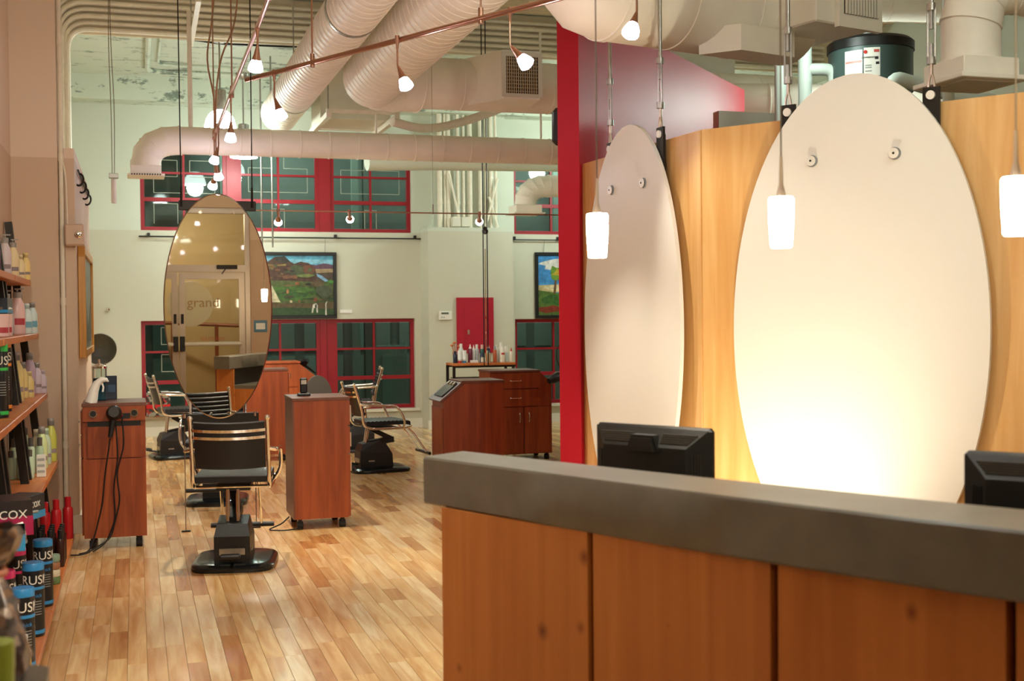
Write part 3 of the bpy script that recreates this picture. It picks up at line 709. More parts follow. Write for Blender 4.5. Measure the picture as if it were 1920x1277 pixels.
# track rails and heads
def track_head(clip, drop, aim, label, energy, group='track spot heads', color=WARM, s=1.0, angle=62):
    t = thing('spot_head', label, 'lamp', clip, 0, group)
    aim = Vector(aim); p1 = Vector((0, 0, -drop)); d = (aim-(Vector(clip)+p1)).normalized()
    g = MB(); g.lathe([(.0, .02), (.014, .02), (.014, -.02), (.009, -.035), (.008, -.06), (0, -.06)], seg=12); g.build('clip', M['copper'], t, True)
    g = MB(); g.tube(fillet([(0, 0, -.05), tuple(p1), tuple(p1+d*.03)], .01, 3), .006, 8); g.build('stem', M['copper'], t, True)
    g = MB(); g.lathe([(0, 0), (.008, 0), (.012, .02), (.02, .06*s), (.028, .085*s), (.026, .085*s), (.016, .055*s)], tuple(p1+d*.01), 18, tuple(d)); g.build('holder', M['copper'], t, True)
    b0 = p1+d*(.01+.07*s)
    g = MB(); g.lathe([(0, 0), (.02, 0), (.03*s, .02*s), (.042*s, .055*s), (.044*s, .075*s), (.03*s, .085*s), (0, .09*s)], tuple(b0), 18, tuple(d)); g.build('bulb', M['bulb_spot'], t, True)
    w0 = Vector(clip)+b0+d*(.1*s)
    lamp('spot_light', 'SPOT', tuple(w0), energy, color, aim=tuple(aim), size=.03, angle=angle, blend=.7)
def rail(name, label, pts, r=.014, posts=(), zc=ZD, thin=False):
    t = thing(name, label, 'track')
    g = MB(); g.tube(pts, r, 10); g.build('rail', M['copper'], t, True)
    for p in posts:
        g = MB(); g.tube([(p[0], p[1], p[2]), (p[0], p[1], p[3] if len(p) > 3 else zc)], .0018 if thin else .006, 8)
        if not thin: g.tube([(p[0], p[1], p[2]-.03), (p[0], p[1], p[2]+.06)], .016, 10)
        else: g.tube([(p[0], p[1], p[2]-.01), (p[0], p[1], p[2]+.08)], .006, 8)
        g.build('standoff', M['steelwire'] if thin else M['copper'], t, True)
    return t
rail('track_rail', 'copper track rail slanting across the upper middle below the ducts', [(.787, 9.014, 3.2), (3.1, 4.55, 3.2)], .017, [(1.16, 8.3, 3.2), (1.92, 6.83, 3.2, 3.56), (2.6, 5.51, 3.2)])
track_head((.95, 8.70, 3.2), .17, (1.9, 8.2, 0), 'track spot head nearest the left end of the slanting rail', 120)
track_head((1.563, 7.459, 3.2), .16, (2.6, 6.6, 0), 'track spot head in the middle of the slanting rail', 120)
track_head((2.03, 6.62, 3.2), .19, (3.3, 5.7, 1.2), 'track spot head in front of the square vent grille', 40)
track_head((2.45, 5.8, 3.2), .17, (1.2, 4.6, 0.4), 'added track spot head hidden above the frame over the desk', 110)  # extra head added on this rail for light near the desk
rail('track_rail', 'nickel track rail running straight back over the near styling chair', [(.70, 5.4, 3.2), (.735, 12.0, 3.2)], .014, [(.7, 6.6, 3.2), (.73, 9.6, 3.2), (.735, 11.9, 3.2)])
for i, (yy, tgt) in enumerate(((7.35, (.45, 8.0, 0)), (9.6, (.6, 9.9, 0)), (11.2, (-.1, 11.6, .2)), (11.6, (1.3, 13.0, 0)), (11.85, (.4, 14.4, .5)))):
    track_head((.70+.005*(yy-5.4), yy, 3.2), [.1, .2, .18, .28, .36][i], tgt, ['first spot head on the rail over the near chair, at the top', 'spot head hanging just beside the glowing dome', 'spot head at upper left in front of the window', 'spot head in the middle of the left window cluster', 'spot head lowest of the cluster before the left window'][i], 110)
rail('track_rail', 'thin track rail stretched low in front of the windows behind the mirror', [(1.0, 11.0, 2.44), (4.6, 11.0, 2.44)], .006, [(1.0, 11, 2.44), (2.62, 11.0, 2.44), (4.2, 11, 2.44)], thin=True)
for i, (xx, tgt) in enumerate(((1.22, (1.6, 14.6, .5)), (1.85, (3.0, 16.3, 1.6)), (3.06, (4.3, 15.8, 1.4)))):
    track_head((xx, 11.0, 2.44), .04, tgt, ['small spot head left on the low rail before the middle window', 'small spot head right on the low rail before the right window', 'small spot head on the low rail in front of the column'][i], 42, s=.8, angle=90)
rail('track_rail', 'assumed track rail, out of view across the front of the room over the entrance', [(-.5, 2.2, 3.3), (3.4, 2.2, 3.3)], .014, [(.2, 2.2, 3.3), (2.4, 2.2, 3.3)])  # out-of-view rail and heads added to light desk front and left shelves
for i, (xx, tgt) in enumerate(((-.2, (-.75, 7.2, 1.0)), (.5, (.4, 5.2, 0)), (1.0, (1.0, 2.9, .6)), (1.9, (3.2, 5.4, 1.0)), (2.8, (3.5, 5.6, 1.3)))):
    track_head((xx, 2.2, 3.3), .12, tgt, ORD[i]+' assumed track spot head from the left on the entrance rail', [130, 40, 12, 12, 12][i], 'assumed spot heads on the entrance rail')
# ================================================================ RECEPTION DESK
FB = [Vector(p) for p in ((.88, 3.55), (1.136, 3.03), (1.394, 2.52), (1.676, 2.067), (1.985, 1.63), (2.32, 1.22))]     # foot line of the front
SF = [Vector(p) for p in ((.836, 3.672), (1.128, 3.028), (1.382, 2.498), (1.642, 2.015), (1.945, 1.565), (2.275, 1.14))]  # slab front
SB = [Vector(p) for p in ((.995, 3.785), (1.24, 3.295), (1.527, 2.755), (1.822, 2.236), (2.125, 1.77), (2.44, 1.34))]     # slab back
def smooth_line(P, n=5):
    """Catmull-Rom through the points"""
    out = []
    for i in range(len(P)-1):
        p0 = P[i-1] if i else P[0]*2-P[1]; p1, p2 = P[i], P[i+1]; p3 = P[i+2] if i+2 < len(P) else P[-1]*2-P[-2]
        for k in range(n):
            t_ = k/n
            out.append(.5*((2*p1)+(p2-p0)*t_+(2*p0-5*p1+4*p2-p3)*t_*t_+(3*p1-p0-3*p2+p3)*t_**3))
    out.append(P[-1]); return out
desk = thing('reception_desk', 'curved reception desk front of orange knotty wood panels with black joints', 'desk', (1.5, 2.4, 0))
oD = Vector((1.5, 2.4))
body = MB()
inn = [p + Vector((.895, .446))*.045 for p in FB]; bk = [p + Vector((.895, .446))*.16 for p in FB]
poly = [p-oD for p in inn] + [p-oD for p in bk[::-1]]
body.prism([(p.x, p.y) for p in poly], 0.0, .925); body.build('carcass', M['black'], desk)
for i in range(len(FB)-1):
    a, b = FB[i], FB[i+1]; d = (b-a).normalized(); nn = Vector((.895, .446))
    a2 = a + d*(.0105 if i else 0); b2 = b - d*.0105
    g = MB(); q = [a2-oD, b2-oD, b2+nn*.04-oD, a2+nn*.04-oD]; g.prism([(p.x, p.y) for p in q], .02, .926); g.build('front_panel', M['alder'], desk)
a = FB[0]; nn = Vector((.895, .446)); dd = Vector((.446, -.895))
g = MB(); q = [a-dd*.03-oD+nn*.002, a-oD+nn*.002, a+nn*.2-oD, a-dd*.03+nn*.2-oD]; g.prism([(p.x, p.y) for p in q], .0, .926); g.build('end_panel', M['alder'], desk)
# inner work surface and pedestal
wf = [p + nn*.16 for p in FB]; wb = [p + nn*.72 for p in FB]
g = MB(); q = [p-oD for p in wf]+[p-oD for p in wb[::-1]]; g.prism([(p.x, p.y) for p in q], .70, .74); g.build('work_surface', M['concrete'], desk)
g = MB(); q = [FB[0]+nn*.16-oD, FB[0]+nn*.16+dd*.03-oD, FB[0]+nn*.7+dd*.03-oD, FB[0]+nn*.7-oD]; g.prism([(p.x, p.y) for p in q], 0, .70); g.build('side_panel', M['alder'], desk)
for i in (2, 4):
    c = FB[i]
    g = MB(); q = [c+nn*.2-oD, c+nn*.2+dd*.4-oD, c+nn*.62+dd*.4-oD, c+nn*.62-oD]; g.prism([(p.x, p.y) for p in q], 0, .70); g.build('pedestal', M['alder'], desk)
top = MB(); fs, bs = smooth_line(SF), smooth_line(SB); b_ = .006
V = []
for f_, k_ in zip(fs, bs):
    u = (k_-f_).normalized()
    V.append([(f_.x+u.x*b_, f_.y+u.y*b_, .927), (f_.x, f_.y, .927+b_), (f_.x, f_.y, 1.07-b_), (f_.x+u.x*b_, f_.y+u.y*b_, 1.07), (k_.x-u.x*b_, k_.y-u.y*b_, 1.07), (k_.x, k_.y, 1.07-b_), (k_.x, k_.y, .927+b_), (k_.x-u.x*b_, k_.y-u.y*b_, .927)])
nV = len(V); vv = [p for r_ in V for p in r_]; ff = []
for i in range(nV-1):
    for j in range(8): ff.append((i*8+j, i*8+(j+1) % 8, (i+1)*8+(j+1) % 8, (i+1)*8+j))
ff += [tuple(range(8))[::-1], tuple((nV-1)*8+j for j in range(8))]
top.add(vv, ff); tag(top.build('countertop', M['concrete'], smooth=True), 'thick grey concrete countertop curving along the reception desk', 'countertop')

# ---- monitors seen from behind
def monitor(loc, rz, label, side_stub=False):
    t = thing('monitor', label, 'monitor', loc, rz)
    W_, z0, z1 = .215, .05, .41
    g = MB(); g.box(-W_, W_, -.012, .022, z0, z1, .01); g.build('bezel', M['black'], t)
    g = MB(); g.box(-W_+.018, W_-.018, .0221, .0232, z0+.018, z1-.018); g.build('screen', M['black_gloss'], t)
    # stepped back shell
    g = MB(); rings = []
    for (ins, dy) in ((.006, -.012), (.02, -.022), (.05, -.045), (.062, -.055)):
        x0, x1, a, b = -W_+ins, W_-ins, z0+ins*.7, z1-ins*1.0; rings.append([(x0, dy, a), (x1, dy, a), (x1, dy, b), (x0, dy, b)])
    vv = [p for r_ in rings for p in r_]; ff = []
    for i in range(3):
        for j in range(4): ff.append((i*4+j, i*4+(j+1) % 4, (i+1)*4+(j+1) % 4, (i+1)*4+j))
    ff.append((12, 13, 14, 15)); g.add(vv, ff); sh = g.build('back_shell', M['black'], t)
    for k in range(5):
        f_ = (k+.5)/5; ins = .02+.03*f_; dy = -.022-.023*f_-.002
        for s_ in (-1, 1):
            g = MB(); x0 = .055; x1 = W_-ins-.012; zz = z1-ins
            g.box(min(s_*x0, s_*x1), max(s_*x0, s_*x1), dy-.003, dy+.003, zz-.0018, zz+.0018); g.build('vent_slat', pmat('vent_grey', '#4b453e', .4), sh)
    for k in range(4):
        f_ = (k+.5)/4; ins = .022+.028*f_; dy = -.023-.021*f_-.002
        for s_ in (-1, 1):
            g = MB(); xx = s_*(W_-ins); g.box(xx-.0015, xx+.0015, dy-.003, dy+.003, z0+.09, z1-.08); g.build('vent_slat', pmat('vent_dark', '#2a2723', .5), sh)
    g = MB(); g.prism([(-.06, z1-.075), (-.04, z1-.025), (.04, z1-.025), (.06, z1-.075)], -.062, -.02, 'y'); g.prism([(-.05, z1-.075), (-.036, z1-.034), (.036, z1-.034), (.05, z1-.075)], -.072, -.062, 'y'); g.build('handle_hood', M['black'], t)
    g = MB(); g.box(-.03, .03, -.075, -.045, .012, .2, .004); g.build('neck', M['black'], t)
    g = MB(); g.box(-.11, .11, -.13, .06, 0, .014, .004); g.build('foot', M['black'], t)
    if side_stub:
        g = MB(); g.box(-W_-.06, -W_-.02, -.02, .0, .05, .155, .002); g.box(-W_-.06, -W_-.047, -.02, 0, .155, .165); g.box(-W_-.033, -W_-.02, -.02, 0, .155, .165); g.box(-W_-.02, -W_+.01, -.016, -.004, .08, .1); g.build('card_reader', M['black'], t)
    return t
monitor((1.547, 3.557, .741), math.radians(-57.3), 'black flat monitor seen from behind at the red wall end of the desk')
monitor((2.12, 2.45, .741), math.radians(-50), 'black flat monitor seen from behind at the right edge with a small card reader', True)
# assumed uplight and keyboards behind the counter
def keyboard(loc, rz, label):
    t = thing('keyboard', label, 'keyboard', loc, rz)
    g = MB(); g.box(-.22, .22, -.07, .07, 0, .015, .004); g.build('tray', M['black'], t)
    g = MB()
    for r_ in range(5):
        for c in range(15): g.box(-.21+.028*c, -.186+.028*c, -.06+.025*r_, -.04+.025*r_, .015, .022)
    g.build('keys', pmat('key_grey', '#2b2b2b', .5), t)
keyboard((1.73, 3.42, .741), math.radians(-57.3), 'black keyboard on the desk behind the first monitor')
t = thing('assumed_uplight', 'assumed small uplight lamp on the floor, unseen behind the reception counter', 'lamp', (2.62, 5.15, 0))  # unseen uplight, assumed and added to brighten the big oval and nearby wood
g = MB(); g.lathe([(0, 0), (.06, 0), (.055, .012), (.012, .02), (.01, .06), (0, .06)], seg=20); g.build('base', M['darksteel'], t, True)
g = MB(); g.lathe([(.02, .05), (.045, .08), (.05, .13), (.047, .13), (.04, .085)], seg=20); g.build('shade', M['darksteel'], t, True)
g = MB(); g.lathe([(0, .075), (.02, .08), (.025, .1), (.015, .115), (0, .118)], seg=14); g.build('bulb', M['bulb_spot'], t, True)
lamp('assumed_uplight_spot', 'SPOT', (2.62, 5.15, .16), 75, (1, .9, .68), aim=(3.05, 5.8, 1.0), size=.04, angle=130, blend=.9)

# ================================================================ OVAL PANELS
def oval_ring(a, b, n=72): return [(a*math.cos(2*PI*i/n), b*math.sin(2*PI*i/n)) for i in range(n)]
def superoval(a, b, n=80): return oval_ring(a, b, n)
M['bolt'] = mat('bright_bolt', '#efece4', .25, .25)
def oval_panel(c, d, label, rods, rodtop, k=1.0):
    """c = centre (x,y), d = direction of the width; local x along d, front is -y"""
    rz = math.atan2(d.y, d.x)
    t = thing('hanging_oval', label, 'oval panel', (c.x, c.y, 0), rz, 'white ovals hung before the wood partition')
    zc, A, B = 1.41, .68*k, 1.29*k
    g = MB(); R_ = oval_ring(A, B, 96); g.prism([(x, zc+z) for x, z in R_], -.012, .012, 'y'); g.build('oval_sheet', M['oval'], t)
    for s_ in (-1, 1):
        g = MB(); g.lathe([(0, -.02), (.026, -.02), (.026, -.014), (.02, -.01), (0, -.01)], (s_*.22, -.012, 2.28), 20, (0, 1, 0)); bo = g.build('bolt', M['bolt'], t, True)
        g = MB(); g.lathe([(0, -.0035), (.031, -.0035), (.031, 0), (0, 0)], (s_*.22, -.0125, 2.28), 20, (0, 1, 0)); g.build('gasket', pmat('bolt_gasket', '#8d8f92', .4), bo)
        g = MB(); g.lathe([(0, -.002), (.006, -.002), (.006, 0), (0, 0)], (s_*.22, -.033, 2.28), 6, (0, 1, 0)); g.build('socket', M['darksteel'], bo)
        xr = rods[0 if s_ < 0 else 1]; zt = 2.59
        g = MB(); g.box(xr-.042, xr+.042, .016, .03, 2.08, zt); g.box(min(xr, s_*.2), max(xr, s_*.2), .016, .03, 2.24, 2.32); br = g.build('bracket', M['darksteel'], t)
        g = MB(); g.lathe([(0, -.012), (.022, -.012), (.022, 0), (0, 0)], (xr, .016, 2.55), 16, (0, 1, 0)); g.build('washer', M['bolt'], br, True)
        g = MB(); g.box(xr-.012, xr+.012, .03, .05, 2.3, zt-.04); g.build('spacer', M['black'], br)
        # clevis, turnbuckle, rod
        g = MB(); g.tube(arc((xr-.016, .022, 2.56), (xr-.018, .022, 2.62), (xr, .022, 2.66), 4), .006, 8); g.tube(arc((xr+.016, .022, 2.56), (xr+.018, .022, 2.62), (xr, .022, 2.66), 4), .006, 8); g.tube([(xr, .022, 2.65), (xr, .022, 2.72)], .009, 10); g.build('clevis', M['nickel'], t, True)
        g = MB(); g.tube([(xr, .022, 2.7), (xr, .022, 2.735)], .022, 10); g.tube([(xr, .022, 2.96), (xr, .022, 2.995)], .022, 10)
        for q in (-1, 1): g.tube([(xr+q*.018, .022, 2.72), (xr+q*.018, .022, 2.97)], .006, 6)
        g.tube([(xr, .022, 2.72), (xr, .022, 2.8)], .01, 8); g.tube([(xr, .022, 2.87), (xr, .022, 2.97)], .01, 8); g.build('turnbuckle', M['steel'], t, True)
        g = MB(); g.tube([(xr, .022, 2.98), (xr, .022, rodtop)], .012, 10); g.build('rod', M['steel'], t, True)
    return t
dA = (PB_-PA).normalized(); dB = (PC_-PB_).normalized()
nA = Vector((dA.y, -dA.x)); nA = -nA if nA.dot(PA) > 0 else nA
nB = Vector((dB.y, -dB.x)); nB = -nB if nB.dot(PB_) > 0 else nB
# centre lines taken on the partition plane, then brought forward
cA = Vector((2.958, 7.165)) + nA*.06 + dA*.14; cB = Vector((3.512, 5.53)) + nB*.06 + dB*.04
oval_panel(cA, dA, 'tall white oval panel hung edge-on near the red wall', (-.31, .37), ZD, .965)
oval_panel(cB, dB, 'tall white oval panel hung facing the desk at the right', (-.37, .39), ZD)

# ================================================================ OVAL MIRROR
t = thing('oval_mirror', 'tall oval mirror hung on wires above the near styling chair', 'mirror', (.563, 8.9, 0))
g = MB(); R_ = oval_ring(.366, .784, 96); g.prism([(x, 1.582+z) for x, z in R_], 0, .004, 'y'); mi = g.build('glass', M['mirror'], t)
g = MB(); R1, R2 = oval_ring(.366, .784, 96), oval_ring(.374, .792, 96)
vv = [(x, -.001, 1.582+z) for x, z in R1]+[(x, .006, 1.582+z) for x, z in R2]+[(x, .012, 1.582+z) for x, z in R2]; ff = []
for k in range(2):
    for i in range(96): ff.append((k*96+i, k*96+(i+1) % 96, (k+1)*96+(i+1) % 96, (k+1)*96+i))
g.add(vv, ff); g.build('edge', M['nickel'], t, True)
g = MB(); g.prism([(x, 1.582+z) for x, z in oval_ring(.372, .79, 96)], .0041, .0125, 'y'); g.build('backing', M['mirror_back'], t)
for (z0, z1, nm) in ((2.255, 2.325, 'top_bar'), (.75, .825, 'bottom_bar')):
    g = MB(); g.box(-.26, .27, .014, .04, z0, z1, .004); g.build(nm, M['darksteel'], t)
for s_ in (-1, 1):
    for zz in (2.24, .825):
        g = MB(); g.lathe([(0, -.012), (.01, -.012), (.012, -.004), (.012, 0), (0, 0)], (s_*.115 if zz > 2 else s_*.06, 0, zz), 12, (0, 1, 0)); g.build('bolt', M['chrome'], t, True)
    g = MB(); g.tube([(s_*.243, .008, .8), (s_*.243, .008, .83)], .012, 10); g.build('bolt', M['chrome'], t, True)
    g = MB(); g.tube([(s_*.243, .008, 2.28), (s_*.243, .008, 2.42)], .008, 8); g.tube([(s_*.243, .008, 2.42), (s_*.25, .008, ZD)], .0045, 6); g.build('hanging_wire', M['darksteel'], t, True)
    g = MB(); g.tube([(s_*.243, .02, .76), (s_*.243, .02, .0)], .0035, 6); g.build('floor_wire', M['steelwire'], t, True)
    g = MB(); g.box(s_*.243-.03, s_*.243+.03, .01, .03, 0, .01); g.build('floor_foot', M['darksteel'], t)

# ================================================================ STYLING CHAIRS
def ribbed(u0, u1, w, thick, place, n=8, amp=.011, curve=.0):
    """ribbed pad: u runs across the ribs, place(u, across, out) gives the point"""
    g = MB(); rows = []; m_ = n*6; nx = 7
    for i in range(m_+1):
        f_ = i/m_; u = u0+(u1-u0)*f_; out = thick/2+amp*abs(math.sin(PI*n*f_))
        rows.append([place(u, -w/2+w*k/(nx-1), out+curve*((2*k/(nx-1)-1)**2)) for k in range(nx)])
    g.grid(rows)
    rows2 = [[place(u0+(u1-u0)*i/m_, -w/2+w*k/(nx-1), -thick/2+curve*((2*k/(nx-1)-1)**2)) for k in range(nx)][::-1] for i in range(m_+1)]
    g.grid(rows2)
    for k0, kk in ((0, nx-1), (nx-1, 0)):
        g.grid([[rows[i][k0] for i in range(m_+1)], [rows2[i][kk] for i in range(m_+1)]])
    g.grid([rows2[0][::-1], rows[0]]); g.grid([rows[-1], rows2[-1][::-1]])
    return g
def make_chair(name, label, loc, rz, lift=0.0, group='black ribbed styling chairs'):
    """front is +y"""
    t = thing(name, label, 'chair', loc, rz, group)
    L = lift
    # base plate
    g = MB(); seg = 40; ring = []
    for k in range(seg):
        a = 2*PI*k/seg; e = .42
        ring.append((math.copysign(abs(math.cos(a))**e, math.cos(a))*.25, math.copysign(abs(math.sin(a))**e, math.sin(a))*.29))
    lv = [(.0, .985), (.012, 1.0), (.028, .99), (.04, .94), (.046, .85), (.048, .0)]
    vv = []; ff = []
    for z, s_ in lv: vv += [(x*s_, y*s_, z) for x, y in ring]
    for i in range(len(lv)-1):
        for k in range(seg): ff.append((i*seg+k, i*seg+(k+1) % seg, (i+1)*seg+(k+1) % seg, (i+1)*seg+k))
    ff.append(tuple(range(seg))[::-1]); g.add(vv, ff); g.build('base_plate', M['black_gloss'], t, True)
    # pump housing: wedge
    g = MB()
    prof = [(-.2, .04), (-.2, .2), (-.17, .27), (.0, .3), (.06, .27), (.12, .17), (.13, .04)]
    n_ = len(prof); vv = [(-.09 if z > .2 else -.105, y, z) for y, z in prof]+[(.09 if z > .2 else .105, y, z) for y, z in prof]
    ff = [tuple(range(n_)), tuple(range(n_, 2*n_))[::-1]]+[(i, n_+i, n_+(i+1) % n_, (i+1) % n_) for i in range(n_)]
    g.add(vv, ff); g.build('pump_housing', M['black'], t)
    g = MB(); g.box(-.075, .075, -.206, -.2, .09, .13, .002); g.box(.106, .109, -.12, -.06, .1, .112); g.box(-.109, -.106, -.12, -.06, .1, .112); g.build('nameplate', M['steel'], t)
    # scissor lift arm
    g = MB(); g.bar((0, -.09, .27), (0, .16, .30+L*.4), .07, .055); g.bar((0, .15, .30+L*.4), (0, -.05, .40+L), .05, .045); g.box(-.1, .1, -.1, .13, .40+L, .43+L); g.build('lift_arm', M['black'], t)
    g = MB(); g.tube([(-.03, -.12, .28), (-.03, -.1, .41+L)], .012, 8); g.tube([(.03, -.12, .28), (.03, -.1, .41+L)], .012, 8); g.build('piston', M['chrome'], t, True)
    g = MB(); g.tube([(0, -.2, .07), (0, -.3, .09)], .01, 8); g.box(-.06, .06, -.34, -.28, .09, .115, .008); g.build('pump_pedal', M['black'], t)
    zs = .475+L
    # seat
    def ps(u, a, o): return (a, u, zs+o - .03*max(0, (u-.2)/.08)**2*.5)
    ribbed(-.17, .27, .44, .035, ps, 11, .007).build('seat', M['vinyl'], t, True)
    # back, leaning
    tilt = math.radians(17)
    def pb(u, a, o): return (a, -.215-math.sin(tilt)*u+o*math.cos(tilt), zs+.07+math.cos(tilt)*u+o*math.sin(tilt))
    ribbed(.0, .29, .41, .022, pb, 8, .009, .028).build('backrest', M['vinyl'], t, True)
    for u in (.2, .245):
        g = MB(); nx = 9; rows = []
        for du, oo in ((-.009, -.022), (.009, -.022), (.009, -.012), (-.009, -.012), (-.009, -.022)):
            rows.append([pb(u+du, -.21+.42*k/(nx-1), oo+.028*((2*k/(nx-1)-1)**2)) for k in range(nx)])
        g.grid(rows); g.build('back_bar', M['chrome'], t, True)
    # tubular side frames and arms
    for s_ in (-1, 1):
        xs = s_*.222
        top_ = pb(.315, xs, .02)
        path = [top_, pb(.05, xs, .02), (xs, -.2, zs-.02), (xs, -.12, zs-.05), (xs, .25, zs-.05), (xs, .28, zs-.03)]
        g = MB(); g.tube(fillet(path, .06, 5), .0125, 10); fr_ = g.build('side_frame', M['chrome'], t, True)
        g = MB(); g.lathe([(0, -.017), (.012, -.013), (.0175, 0), (.012, .013), (0, .018)], top_, 12); g.build('ball_cap', M['chrome'], fr_, True)
        xa = s_*.27
        path = [pb(.12, xs, .02), (xa, -.2, zs+.18), (xa, .13, zs+.165), (xa, .2, zs+.02), (xs, .2, zs-.05)]
        g = MB(); g.tube(fillet(path, .07, 5), .0125, 10); g.build('armrest', M['chrome'], t, True)
        g = MB(); g.tube(fillet([(s_*.12, .25, zs-.05), (s_*.12, .32, zs-.1), (s_*.12, .47, .16)], .05, 4), .009, 8); g.build('footrest_strut', M['chrome'], t, True)
    g = MB(); g.tube([(-.2, .47, .16), (.2, .47, .16)], .016, 10); g.build('footrest_bar', M['black'], t, True)
    g = MB(); g.tube([(-.222, -.1, zs-.05), (.222, -.1, zs-.05)], .01, 8); g.tube([(-.222, .15, zs-.05), (.222, .15, zs-.05)], .01, 8); g.build('cross_tube', M['chrome'], t, True)
    return t
make_chair('styling_chair', 'black ribbed styling chair in front of the oval mirror, seen from behind', (.565, 7.66, 0), math.radians(-10), .06)
make_chair('styling_chair', 'black ribbed styling chair standing behind the oval mirror', (.62, 10.3, 0), math.radians(172), .03)
make_chair('styling_chair', 'black ribbed styling chair beside the left lower window and magazines', (.42, 13.75, 0), math.radians(-80), .04)
make_chair('styling_chair', 'black ribbed styling chair facing right beside the middle cabinet', (2.24, 11.85, 0), math.radians(-84), 0.0)
make_chair('styling_chair', 'black ribbed styling chair facing left before the right lower window', (2.35, 13.7, 0), math.radians(82), .07)

# ================================================================ STATION CABINETS
def casters(t, x0, x1, y0, y1, r=.028):
    for x in (x0+.05, x1-.05):
        for y in (y0+.05, y1-.05):
            g = MB(); g.tube([(x-.02, y, r), (x+.02, y, r)], r, 14); g.box(x-.012, x+.012, y-.02, y+.02, r+.01, .075); g.build('caster', M['rubber'], t, True)
# left cabinet with tool panel
t = thing('station_cabinet', 'reddish cabinet with a tool panel and hanging hair dryer by the left wall', 'cabinet', (-.335, 8.42, 0))
W_, D_ = .39, .45
g = MB(); g.box(0, W_, .02, D_, .075, .93); g.build('body', M['cherry'], t)
g = MB(); g.box(-.005, W_+.006, .0, D_+.01, .93, .953, .002); g.build('top', M['cherry_top'], t)
g = MB(); g.box(.0, W_, .0, .02, .835, .93); tp = g.build('tool_panel', M['cherry'], t)
for xx in (.065, .19, .32):
    g = MB(); g.lathe([(.026, 0), (.026, -.006), (.019, -.006), (.019, 0)], (xx, 0, .885), 18, (0, 1, 0)); g.build('tool_ring', M['chrome'], tp, True)
    g = MB(); g.lathe([(0, 0), (.019, 0), (.019, -.002), (0, -.002)], (xx, 0, .885), 18, (0, 1, 0)); g.build('tool_hole', M['black'], tp)
g = MB(); g.box(.215, .295, -.003, 0, .85, .885); g.build('switch_plate', M['black'], tp)
g = MB(); g.box(.225, .25, -.01, -.003, .858, .878); g.build('switch', pmat('switch_red', '#8a1f1a'), tp)
g = MB(); g.box(.03, W_-.03, .006, .02, .595, .8); g.build('drop_front', M['cherry'], t)
g = MB(); g.box(.03, W_-.03, .012, .021, .8, .835); g.build('slot_gap', M['black'], t)
g = MB(); g.box(.0, W_, .004, .02, .075, .588); g.build('lower_panel', M['cherry'], t)
for i, (za, zb) in enumerate(((.6, .74), (.75, .9))):
    g = MB(); g.box(-.014, 0, .05, D_-.02, za, zb); dr = g.build('drawer', M['cherry'], t)
    g = MB(); g.tube([(-.03, .12, (za+zb)/2), (-.03, .22, (za+zb)/2)], .005, 8); g.build('pull', M['nickel'], dr)
g = MB(); g.box(-.014, 0, .05, D_-.02, .09, .59); g.build('door', M['cherry'], t)
casters(t, 0, W_, .0, D_)
# centre cabinet
t = thing('station_cabinet', 'plain reddish cabinet right of the near styling chair with a black phone on top', 'cabinet', (1.045, 8.7, 0))
W_, D_ = .4, .45
g = MB(); g.box(.012, W_-.012, 0, D_, .075, .91); g.build('body', M['cherry'], t)
g = MB(); g.box(0, .012, .0, D_, .075, .91); g.build('side_trim', M['cherry_top'], t)
g = MB(); g.box(-.004, W_+.004, -.006, D_+.006, .91, .932, .002); g.build('top', M['cherry_top'], t)
for i, (za, zb) in enumerate(((.08, .52), (.53, .72), (.73, .905))):
    g = MB(); g.box(W_-.012, W_+.006, .01, D_-.01, za, zb); dr = g.build('door' if i == 0 else 'drawer', M['cherry'], t)
    g = MB(); g.box(W_+.006, W_+.018, .03, .045, (za+zb)/2-.05 if i else zb-.12, (za+zb)/2+.05 if i else zb-.02); g.build('pull', M['nickel'], dr)
casters(t, 0, W_, 0, D_)
t = thing('cordless_phone', 'slim black cordless phone standing on the centre cabinet', 'phone', (1.155, 8.93, .932))
g = MB(); g.box(-.045, .045, -.04, .04, 0, .02, .005); g.build('cradle', M['black'], t)
g = MB(); g.box(-.026, .026, -.014, .014, .02, .13, .008); g.build('handset', M['black'], t)
g = MB(); g.box(-.02, .02, -.0155, -.014, .085, .115); g.build('display', M['steel'], t)
# middle cabinet with slanted end
t = thing('station_cabinet', 'reddish cabinet with a slanted tool shelf standing before the bottle shelf', 'cabinet', (2.54, 10.35, 0))
prof = [(.0, .02), (.0, .76), (.19, .91), (.54, .91), (.54, .02)]
g = MB(); g.prism(prof, 0, .42, 'y'); g.build('body', M['cherry'], t)
g = MB(); g.box(.16, .55, -.008, .43, .91, .933, .002); g.build('top', M['cherry_top'], t)
g = MB(); g.add([(-.02, -.006, .748), (.19, -.006, .915), (.19, .428, .915), (-.02, .428, .748), (-.035, -.006, .762), (.175, -.006, .932), (.175, .428, .932), (-.035, .428, .762)], [(0,3,2,1),(4,5,6,7),(0,1,5,4),(1,2,6,5),(2,3,7,6),(3,0,4,7)]); sl = g.build('slanted_shelf', M['cherry_top'], t)
g = MB(); g.add([(.0, .06, .795), (.14, .06, .908), (.14, .34, .908), (.0, .34, .795), (-.004, .06, .80), (.136, .06, .913), (.136, .34, .913), (-.004, .34, .80)], [(0,3,2,1),(4,5,6,7),(0,1,5,4),(1,2,6,5),(2,3,7,6),(3,0,4,7)]); g.build('tool_slot', M['black_gloss'], sl)
for yy in (.1, .2, .3):
    g = MB(); g.lathe([(.02, 0), (.02, .008), (.014, .008)], (.125, yy, .905), 14, (-.6, 0, .8)); g.build('tool_ring', M['chrome'], sl, True)
g = MB(); g.box(-.012, 0, .02, .4, .04, .7); g.build('door', M['cherry'], t)
